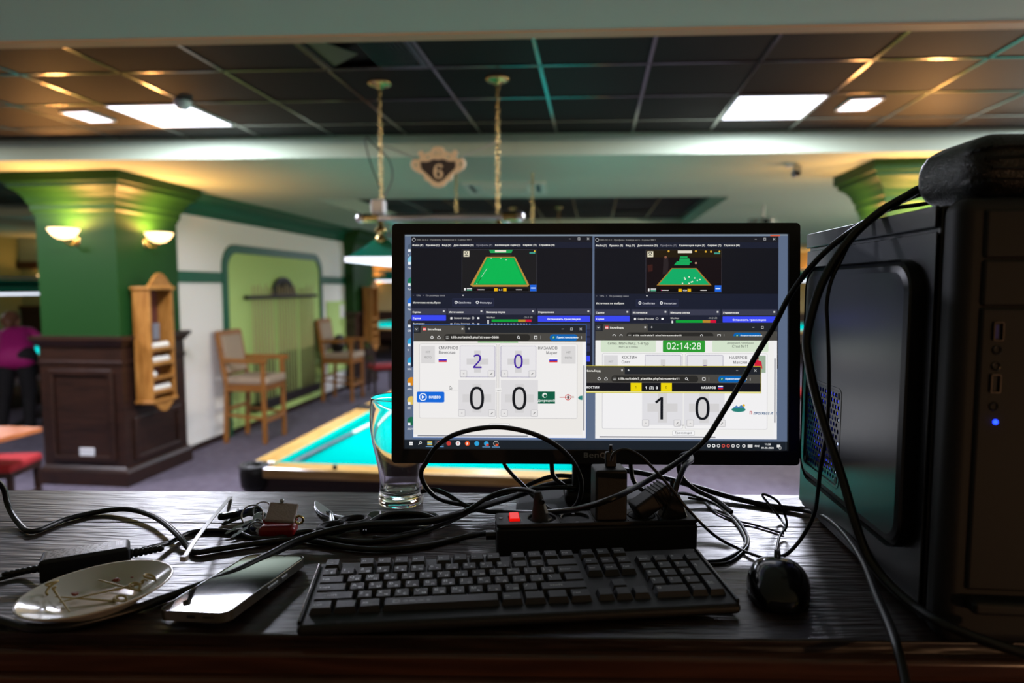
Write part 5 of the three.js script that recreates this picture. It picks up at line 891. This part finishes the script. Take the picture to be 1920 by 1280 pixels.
cable('power_cable', 'thick black cable hanging from the pouch past the fan grille, ending at the right', [[0.376, 1.947, -0.771], [0.343, 1.954, -0.772], [0.323, 1.944, -0.774], [0.302, 1.93, -0.78], [0.279, 1.909, -0.781], [0.259, 1.883, -0.777], [0.242, 1.852, -0.772], [0.232, 1.82, -0.768], [0.227, 1.792, -0.765], [0.229, 1.764, -0.758], [0.235, 1.733, -0.752], [0.242, 1.701, -0.74], [0.248, 1.676, -0.728], [0.255, 1.647, -0.717], [0.26, 1.62, -0.705], [0.269, 1.587, -0.69], [0.277, 1.573, -0.673], [0.29, 1.562, -0.638], [0.301, 1.561, -0.607], [0.326, 1.555, -0.594], [0.37, 1.546, -0.586]], 0.0046);
cable('monitor_cable', 'black cable from behind the monitor curving past the mouse over the counter front', [[0.007, 1.58, -1.016], [0.034, 1.572, -1.04], [0.072, 1.564, -1.052], [0.118, 1.554, -1.057], [0.154, 1.544, -1.058], [0.209, 1.536, -1.031], [0.26, 1.534, -1.004], [0.299, 1.536, -0.986], [0.303, 1.552, -0.902], [0.302, 1.554, -0.836], [0.296, 1.55, -0.769], [0.285, 1.54, -0.702], [0.277, 1.535, -0.653], [0.267, 1.533, -0.611], [0.263, 1.523, -0.589], [0.257, 1.512, -0.565]], 0.0042);
cable('mouse_cable', 'thin black cable dropping from the computer top to the mouse', [[0.366, 1.94, -0.759], [0.337, 1.936, -0.77], [0.308, 1.931, -0.781], [0.282, 1.912, -0.782], [0.262, 1.877, -0.777], [0.252, 1.855, -0.773], [0.248, 1.832, -0.771], [0.249, 1.807, -0.769], [0.251, 1.763, -0.766], [0.251, 1.723, -0.763], [0.25, 1.687, -0.765], [0.247, 1.657, -0.767], [0.249, 1.624, -0.78], [0.252, 1.594, -0.798], [0.247, 1.571, -0.806], [0.237, 1.552, -0.808], [0.225, 1.543, -0.801], [0.215, 1.543, -0.79]], 0.0022);
cable('mouse_cable', 'folded bundle of thin mouse cable rising behind the mouse', [[0.211, 1.542, -0.797], [0.223, 1.538, -0.838], [0.238, 1.536, -0.882], [0.25, 1.542, -0.899], [0.245, 1.56, -0.894], [0.232, 1.58, -0.882], [0.214, 1.59, -0.874], [0.215, 1.585, -0.884], [0.235, 1.56, -0.923], [0.254, 1.536, -0.949], [0.255, 1.534, -0.923]], 0.0016);
cable('keyboard_cable', 'thin black keyboard cable looping on the counter right of the power strip', [[0.111, 1.542, -0.771], [0.135, 1.534, -0.789], [0.152, 1.532, -0.8], [0.176, 1.532, -0.829], [0.19, 1.532, -0.858], [0.194, 1.532, -0.898], [0.191, 1.532, -0.952], [0.177, 1.536, -0.997], [0.148, 1.542, -1.015], [0.114, 1.545, -1.02]], 0.0019);
cable('keyboard_cable', 'second strand of thin keyboard cable along the loop by the mouse', [[0.11, 1.54, -0.766], [0.137, 1.532, -0.786], [0.155, 1.532, -0.792], [0.177, 1.532, -0.822], [0.193, 1.532, -0.857], [0.199, 1.532, -0.907], [0.193, 1.532, -0.97], [0.17, 1.536, -1.009], [0.14, 1.54, -1.01]], 0.0017);
cable('usb_cable', 'thin usb cable arching from the charger block down to the counter behind the mouse', [[0.021, 1.651, -0.78], [0.022, 1.657, -0.78], [0.027, 1.662, -0.781], [0.037, 1.664, -0.783], [0.053, 1.657, -0.784], [0.068, 1.643, -0.785], [0.088, 1.621, -0.785], [0.104, 1.601, -0.786], [0.116, 1.587, -0.791], [0.141, 1.561, -0.802], [0.175, 1.534, -0.834], [0.191, 1.534, -0.814], [0.204, 1.534, -0.803]], 0.0018);
cable('audio_cable', 'black cable slanting down from the monitor underside to the counter left of the neck', [[-0.131, 1.611, -0.96], [-0.126, 1.596, -0.955], [-0.115, 1.584, -0.95], [-0.1, 1.573, -0.941], [-0.082, 1.56, -0.927], [-0.059, 1.549, -0.908], [-0.047, 1.546, -0.9]], 0.0028);
cable('signal_cable', 'black cable bending from the monitor underside towards its neck', [[-0.061, 1.607, -0.984], [-0.06, 1.59, -0.982], [-0.057, 1.574, -0.981], [-0.041, 1.56, -0.982], [-0.021, 1.547, -0.994]], 0.0034);
cable('signal_cable', 'black cable drooping under the monitor right of its neck', [[0.054, 1.607, -0.998], [0.055, 1.588, -0.996], [0.059, 1.568, -0.995], [0.068, 1.557, -0.995], [0.085, 1.55, -0.987], [0.098, 1.546, -0.978]], 0.0033);
cable('plug_cable', 'black cable standing up from the triangular plug at the end of the power strip', [[0.095, 1.604, -0.805], [0.098, 1.615, -0.809], [0.103, 1.624, -0.818], [0.111, 1.633, -0.835], [0.123, 1.633, -0.866], [0.124, 1.631, -0.907], [0.118, 1.618, -0.935], [0.121, 1.59, -0.954], [0.139, 1.571, -0.954], [0.165, 1.562, -0.937], [0.182, 1.554, -0.908]], 0.0034);
cable('thin_wire', 'thin wire lying on the counter from the last plug towards the computer tower', [[0.114, 1.542, -1.022], [0.14, 1.538, -1.041], [0.16, 1.532, -1.041], [0.173, 1.532, -0.978], [0.195, 1.532, -0.942], [0.219, 1.532, -0.924], [0.246, 1.532, -0.897]], 0.0014);
cable('loose_cable', 'short black cable bent in an arch around the dark phone below the glass', [[-0.293, 1.534, -0.832], [-0.296, 1.536, -0.848], [-0.289, 1.54, -0.867], [-0.275, 1.542, -0.882], [-0.254, 1.542, -0.889], [-0.232, 1.541, -0.89], [-0.216, 1.538, -0.886], [-0.202, 1.536, -0.874]], 0.0031);
cable('loose_cable', 'black cable strand lying on the counter from the dark phone towards the power strip', [[-0.275, 1.534, -0.814], [-0.257, 1.534, -0.814], [-0.243, 1.534, -0.827], [-0.216, 1.534, -0.853], [-0.188, 1.534, -0.892], [-0.167, 1.54, -0.919], [-0.149, 1.548, -0.945], [-0.125, 1.55, -0.969], [-0.087, 1.554, -0.979], [-0.055, 1.56, -0.971], [-0.024, 1.56, -0.975]], 0.0032);
cable('left_cable', 'thin black cable running off to the left from the adapter brick', [[-0.591, 1.542, -0.658], [-0.611, 1.538, -0.664], [-0.628, 1.534, -0.664], [-0.641, 1.533, -0.649], [-0.652, 1.533, -0.634]], 0.0024);

// ---------- adapter brick ----------
{
  const t = thing('adapter_brick', 'black adapter brick with a printed label lying behind the plate', 'adapter', [-0.565, TOP, -0.684], 0.62);
  part(t, 'body', rbox(0.086, 0.026, 0.034, 0.004, 0, 0.013, 0, 3), M.black);
  const c = document.createElement('canvas'); c.width = 512; c.height = 180; const g = c.getContext('2d'); g.fillStyle = '#232427'; g.fillRect(0, 0, 512, 180); g.fillStyle = '#b9bcc2';
  for (let r = 0; r < 7; r++) { let x = 14; while (x < 360) { const w = 8 + rnd() * 40; g.fillRect(x, 14 + r * 22, w, 9); x += w + 6 + rnd() * 16; } } for (let i = 0; i < 26; i++) if (rnd() > 0.4) g.fillRect(392 + i * 4, 20, 2.4, 90); g.strokeStyle = '#b9bcc2'; g.lineWidth = 3; g.strokeRect(200, 60, 44, 44); g.font = '20px sans-serif'; g.fillText('CE', 400, 150);
  const tx = new THREE.CanvasTexture(c); tx.colorSpace = THREE.SRGBColorSpace;
  part(t, 'label_sticker', (() => { const q = new THREE.BoxGeometry(0.078, 0.0004, 0.028); return q.translate(0, 0.0262, 0); })(), std('printed label', { map: tx, roughness: 0.3 }));
  const ribs = (x0, s) => { const p = [[0.0001, 0]]; for (let i = 0; i < 7; i++) p.push([0.0056 - i * 0.0003, i * 0.005], [0.0056 - i * 0.0003, i * 0.005 + 0.0032], [0.0042 - i * 0.0002, i * 0.005 + 0.0034], [0.0042 - i * 0.0002, i * 0.005 + 0.005]); p.push([0.0001, 0.036]); return lathe(p, 14).rotateZ(-s * Math.PI / 2).translate(x0, 0.013, 0); };
  part(t, 'strain_relief', ribs(0.042, 1), M.rubber); part(t, 'strain_relief', ribs(-0.042, -1).scale(1, 0.8, 0.8).translate(0, 0.0026, 0), M.rubber);
}
// ---------- plate with picks ----------
{
  const at = [-0.487, TOP + 0.004, -0.603], t = thing('saucer', 'white ceramic saucer with used bamboo picks and crumbs', 'plate', at); t.rotation.z = 0.07;
  part(t, 'dish', lathe([[0.0001, 0.003], [0.03, 0.003], [0.034, 0], [0.037, 0.001], [0.05, 0.008], [0.066, 0.0165], [0.0685, 0.0185], [0.0678, 0.0196], [0.0655, 0.019], [0.05, 0.0115], [0.036, 0.006], [0.03, 0.0055], [0.0001, 0.0055]], 64), std('white glazed ceramic', { color: 0xd8d2c6, roughness: 0.12 }));
  const bamboo = std('pale bamboo', { color: 0xc2ab70, roughness: 0.5 });
  function pick(label, a, b, r) {
    const A = V(a), B = V(b), k = thing('bamboo_pick', label, 'pick', a), d = B.clone().sub(A), u = d.clone().normalize();
    part(k, 'stick', rod([0, 0, 0], d.toArray(), 0.0012, 8, 0.0007), bamboo);
    const loop = []; for (let i = 0; i <= 12; i++) { const q = i / 12 * Math.PI * 2.6; loop.push([u.x * -(0.006 + 0.005 * Math.cos(q)) + 0.005 * Math.sin(q) * -u.z, 0.001 + 0.0035 * Math.sin(q * 0.5) * r, u.z * -(0.006 + 0.005 * Math.cos(q)) + 0.005 * Math.sin(q) * u.x]); }
    part(k, 'knot', tubeOf(loop, 0.0012, 7), bamboo); part(k, 'twist', tubeOf([[0.0012, 0.001, 0], [-0.0012, 0.0022, 0.001], [0.001, 0.003, -0.001], [-u.x * 0.004, 0.002, -u.z * 0.004]], 0.0009, 7), bamboo);
  }
  pick('bamboo pick with a big loop at the left rim of the saucer', [-0.532, 1.549, -0.599], [-0.494, 1.542, -0.573], 2);
  pick('bamboo pick lying from the saucer middle to its right knot', [-0.464, 1.545, -0.619], [-0.514, 1.544, -0.637], 1.4);
  pick('bamboo pick lying along the saucer with its knot at the right rim', [-0.456, 1.548, -0.627], [-0.517, 1.543, -0.588], 2);
  pick('bamboo pick lying lowest in the saucer, pointing to the left', [-0.466, 1.542, -0.598], [-0.53, 1.543, -0.598], 1);
  const food = std('reddish crumb', { color: 0x8c3d17, roughness: 0.6 }), crumb = (p, s) => { const g = new THREE.IcosahedronGeometry(s, 1), q = g.attributes.position; for (let i = 0; i < q.count; i++) { const f = 0.7 + 0.6 * hash(Math.round(q.getX(i) * 1e5), Math.round(q.getY(i) * 1e5), 3); q.setXYZ(i, q.getX(i) * f * 1.5, q.getY(i) * f * 0.6, q.getZ(i) * f); } g.computeVertexNormals(); return [g, p]; };
  for (const [lab, p, s] of [['reddish food crumb near the far rim of the saucer', [-0.495, 1.544, -0.639], 0.0028], ['reddish food crumb in the left part of the saucer', [-0.517, 1.542, -0.608], 0.0026], ['tiny dark crumb between the far rim and the right knot on the saucer', [-0.48, 1.546, -0.643], 0.0011]]) { const [g] = crumb(p, s); solo('food_crumb', lab, 'crumb', g, food, p); }
}
// ---------- smartphone ----------
{
  const t = thing('smartphone', 'smartphone in a clear case lying face up left of the keyboard', 'phone', [-0.366, TOP + 0.0049, -0.652]); t.rotation.order = 'YXZ'; t.rotation.set(-0.034, -0.075, 0.052);
  const P = (w, h, r, d, b) => metres(flat(extrude(roundRect(w, h, r), d, b, 3, 8)));
  const o = roundRect(0.0745, 0.153, 0.011); o.holes.push(roundRect(0.0715, 0.15, 0.0095));
  part(t, 'case_rim', metres(flat(extrude(o, 0.0098, 0.0006, 2, 8))), std('clear smoky case', { color: 0x4f4e48, roughness: 0.15 }));
  part(t, 'case_back', P(0.074, 0.1525, 0.0105, 0.0015, 0.0005), std('clear case back', { color: 0x3a382f, roughness: 0.3 }));
  part(t, 'body', P(0.071, 0.1495, 0.0095, 0.0078, 0.0012).translate(0, 0.001, 0), M.steel);
  part(t, 'screen_glass', P(0.0695, 0.148, 0.009, 0.0008, 0.0003).translate(0, 0.0085, 0), std('black screen glass', { color: 0x030304, roughness: 0.03, ior: 1.55 }));
  for (const [z, l] of [[-0.025, 0.012], [-0.002, 0.02]]) part(t, 'side_button', rbox(0.0014, 0.003, l, 0.0006, 0.0375, 0.005, z), M.steel);
  part(t, 'speaker_slot', rbox(0.012, 0.0014, 0.0012, 0.0005, 0.018, 0.005, 0.0765), M.blackSoft); part(t, 'charge_port', rbox(0.009, 0.003, 0.0012, 0.001, 0, 0.005, 0.0765), M.blackSoft);
}
// ---------- dark phone below the glass ----------
{
  const t = thing('dark_phone', 'black phone lying flat among the cables in front of the pint glass', 'phone', [-0.258, TOP, -0.874], 0.05);
  part(t, 'body', metres(flat(extrude(roundRect(0.098, 0.06, 0.009), 0.0085, 0.002, 3))), M.black); part(t, 'screen_glass', metres(flat(extrude(roundRect(0.094, 0.056, 0.008), 0.0008, 0.0003)).translate(0, 0.0083, 0)), M.gloss);
}
// ---------- pint glass ----------
{
  const t = thing('pint_glass', 'empty curved pint glass standing behind the left edge of the monitor', 'glass', [-0.283, TOP + 0.0005, -0.968]);
  const out = [[0.0001, 0.003], [0.02, 0.003], [0.028, 0], [0.032, 0.0008], [0.0335, 0.004], [0.0328, 0.012], [0.0312, 0.024], [0.0312, 0.036], [0.0335, 0.055], [0.0375, 0.075], [0.0418, 0.095], [0.0442, 0.115], [0.0444, 0.13], [0.0434, 0.146], [0.0422, 0.158]];
  const inn = [[0.0418, 0.1592], [0.0408, 0.1584], [0.0419, 0.146], [0.0428, 0.13], [0.0425, 0.115], [0.04, 0.095], [0.0355, 0.075], [0.031, 0.055], [0.0282, 0.036], [0.0276, 0.026], [0.026, 0.019], [0.02, 0.0152], [0.0001, 0.0145]];
  part(t, 'bowl', lathe([...out, ...inn], 72), std('clear glass', { color: 0xffffff, roughness: 0.0, transmission: 1, thickness: 0.003, ior: 1.5 }));
}
// ---------- scissors ----------
{
  const t = thing('scissors', 'steel scissors with black ring handles lying left of the pint glass', 'scissors', [-0.347, 1.532, -0.888], 0.0);
  const o = [-0.347, 1.532, -0.888], L = (p) => [p[0] - o[0], p[1] - o[1], p[2] - o[2]];
  const tip = L([-0.405, 1.534, -0.941]), piv = L([-0.357, 1.535, -0.882]), h1 = L([-0.335, 1.536, -0.832]), h2 = L([-0.316, 1.536, -0.858]);
  const blade = (a, b, w, y) => { const A = new THREE.Vector3(a[0], 0, a[2]), B = new THREE.Vector3(b[0], 0, b[2]), d = B.clone().sub(A), len = d.length(), s = new THREE.Shape(); s.moveTo(0, 0); s.bezierCurveTo(len * 0.3, -w * 0.9, len * 0.75, -w, len, -w * 0.45); s.lineTo(len + 0.012, -w * 0.2); s.lineTo(len + 0.012, w * 0.3); s.bezierCurveTo(len * 0.7, w * 0.5, len * 0.3, w * 0.25, 0, 0); return clean(extrude(s, 0.0022, 0.0005)).rotateX(-Math.PI / 2).rotateY(Math.atan2(-d.z, d.x)).translate(a[0], y, a[2]); };
  part(t, 'blade', blade(tip, piv, 0.013, 0.003), M.steel); part(t, 'blade', blade([tip[0] + 0.002, 0, tip[2] + 0.008], piv, 0.011, 0.0), M.steel);
  part(t, 'pivot_screw', cyl(0.003, 0.003, 0.003, piv[0] - 0.008, 0.007, piv[2] - 0.008, 14), M.steel);
  for (const [h, sx] of [[h1, 1], [h2, 1.1]]) { const g = part(t, 'handle_ring', clean(new THREE.TorusGeometry(0.0145, 0.0042, 10, 30).scale(1.15 * sx, 0.95, 1.2).rotateX(Math.PI / 2).rotateY(0.5).translate(h[0], 0.006, h[2])), M.blackSoft); part(g, 'shank', rod([piv[0], 0.004, piv[2]], [h[0] * 0.75 + piv[0] * 0.25, 0.005, h[2] * 0.75 + piv[2] * 0.25], 0.0035, 8, 0.005), M.steel); }
}
// ---------- keys ----------
{
  const lea = std('worn brown leather', { color: 0xa8958f, roughness: 0.22, bumpMap: fineNoise, bumpScale: 0.0006 }), redL = std('red leather', { color: 0x8e1217, roughness: 0.3 }), blue = std('dark blue plastic', { color: 0x1b2350, roughness: 0.35 });
  const fob = thing('leather_fob', 'square grey brown leather fob standing on the red key pouch', 'key fob', [-0.399, 1.542, -0.821], 0.25);
  part(fob, 'pad', rbox(0.037, 0.005, 0.032, 0.0024, 0, 0, 0, 3).rotateX(0.5).rotateZ(-0.12).translate(0, 0.017, 0), lea);
  part(fob, 'stud', ball(0.003, -0.002, 0.029, -0.012, 10), M.steel); part(fob, 'clasp', clean(new THREE.TorusGeometry(0.005, 0.0016, 8, 18).translate(0.022, 0.008, 0.004)), M.brass);
  const pouch = thing('red_key_pouch', 'small red leather key pouch under the grey fob', 'key pouch', [-0.405, 1.53, -0.818], 0.2);
  part(pouch, 'body', rbox(0.046, 0.016, 0.028, 0.007, 0.002, 0.008, 0, 4), redL); part(pouch, 'flap', rbox(0.042, 0.005, 0.016, 0.002, 0.002, 0.0185, -0.008, 3).rotateX(-0.25), redL);
  const r0 = [-0.447, 1.542, -0.842], ring = (lab, p, r, tilt, turn) => { const o = solo('key_ring', lab, 'key ring', clean(new THREE.TorusGeometry(r, 0.0011, 8, 36)), M.steel, p); o.rotation.set(tilt, turn, 0); return o; };
  ring('large steel key ring standing upright at the left of the key bunch', [-0.448, 1.548, -0.837], 0.0135, -0.4, 0.5); ring('steel key ring standing beside the leather fob', [-0.449, 1.544, -0.867], 0.0125, -0.2, 0.7); ring('small steel key ring below the larger rings', [-0.435, 1.538, -0.822], 0.009, 0.5, 0.4);
  function doorKey(label, a, b, wide, m = M.steel) {
    const A = V(a), B = V(b), k = thing('door_key', label, 'key', a), d = B.clone().sub(A), len = d.length(), q = new THREE.Quaternion().setFromUnitVectors(new THREE.Vector3(1, 0, 0), d.normalize());
    const sh = new THREE.Shape(); sh.moveTo(0.008, -0.0018); for (let i = 0; i < 5; i++) { const x = len * (0.45 + i * 0.1); sh.lineTo(x, -0.0026); sh.lineTo(x + len * 0.04, -0.0012 - 0.0014 * ((i * 7) % 3)); } sh.lineTo(len, 0); sh.lineTo(len * 0.97, 0.0022); sh.lineTo(0.008, 0.0022); sh.lineTo(0.008, -0.0018);
    part(k, 'blade', clean(extrude(sh, 0.0018)).rotateX(-Math.PI / 2).applyQuaternion(q), m);
    const bow = new THREE.Shape(); bow.absellipse(0, 0, 0.0095, wide, 0, Math.PI * 2, false, 0); const ho = new THREE.Path(); ho.absellipse(-0.004, 0, 0.0026, 0.0034, 0, Math.PI * 2, true, 0); bow.holes.push(ho); part(k, 'bow', clean(extrude(bow, 0.0024, 0.0005)).rotateX(-Math.PI / 2).applyQuaternion(q), m);
  }
  doorKey('long steel key pointing left from the key bunch, farthest one', [-0.46, 1.542, -0.867], [-0.492, 1.533, -0.837], 0.008, M.gloss);
  doorKey('long steel key pointing left from the middle of the bunch', [-0.442, 1.542, -0.847], [-0.469, 1.533, -0.804], 0.009);
  doorKey('long steel key lying nearest the cable in the bunch', [-0.439, 1.54, -0.849], [-0.455, 1.532, -0.794], 0.0085);
  doorKey('short steel key hanging straight down in front of the red pouch', [-0.434, 1.542, -0.823], [-0.426, 1.532, -0.808], 0.007);
  const tg = thing('blue_key_tag', 'dark blue plastic tag among the keys', 'key tag', [-0.446, 1.53, -0.827], 0.6); part(tg, 'body', rbox(0.03, 0.006, 0.014, 0.0025, 0, 0.004, 0, 3), blue); part(tg, 'cap', rbox(0.012, 0.007, 0.015, 0.0025, -0.014, 0.004, 0, 3), M.black);
  const fo = thing('black_key_remote', 'black remote key body under the upright ring', 'key remote', [-0.473, 1.534, -0.876], 0.7); part(fo, 'body', rbox(0.034, 0.011, 0.016, 0.005, 0, 0.006, 0, 4), blue); part(fo, 'grip', rbox(0.03, 0.009, 0.009, 0.003, -0.026, 0.005, 0, 3), M.gloss);
}
// ---------- cable tie ----------
{
  const pts = [[-0.427, 1.566, -0.654], [-0.439, 1.564, -0.683], [-0.458, 1.561, -0.733], [-0.483, 1.555, -0.8], [-0.51, 1.546, -0.869], [-0.547, 1.532, -0.958]], o = pts[0], cur = new THREE.CatmullRomCurve3(pts.map((p) => V([p[0] - o[0], p[1] - o[1], p[2] - o[2]])));
  const t = thing('cable_tie', 'white plastic cable tie curving up beside the keys', 'cable tie', o), w = std('translucent white nylon', { color: 0xa9acb2, roughness: 0.35 });
  const s = polygon([[-0.0006, -0.0024], [0.0006, -0.0024], [0.0006, 0.0024], [-0.0006, 0.0024]]); part(t, 'strap', clean(new THREE.ExtrudeGeometry(s, { steps: 40, extrudePath: cur, bevelEnabled: false })), w);
  part(t, 'head', rbox(0.007, 0.0055, 0.006, 0.001, 0, -0.001, 0.001), w);
}
renderer.render(scene, camera);
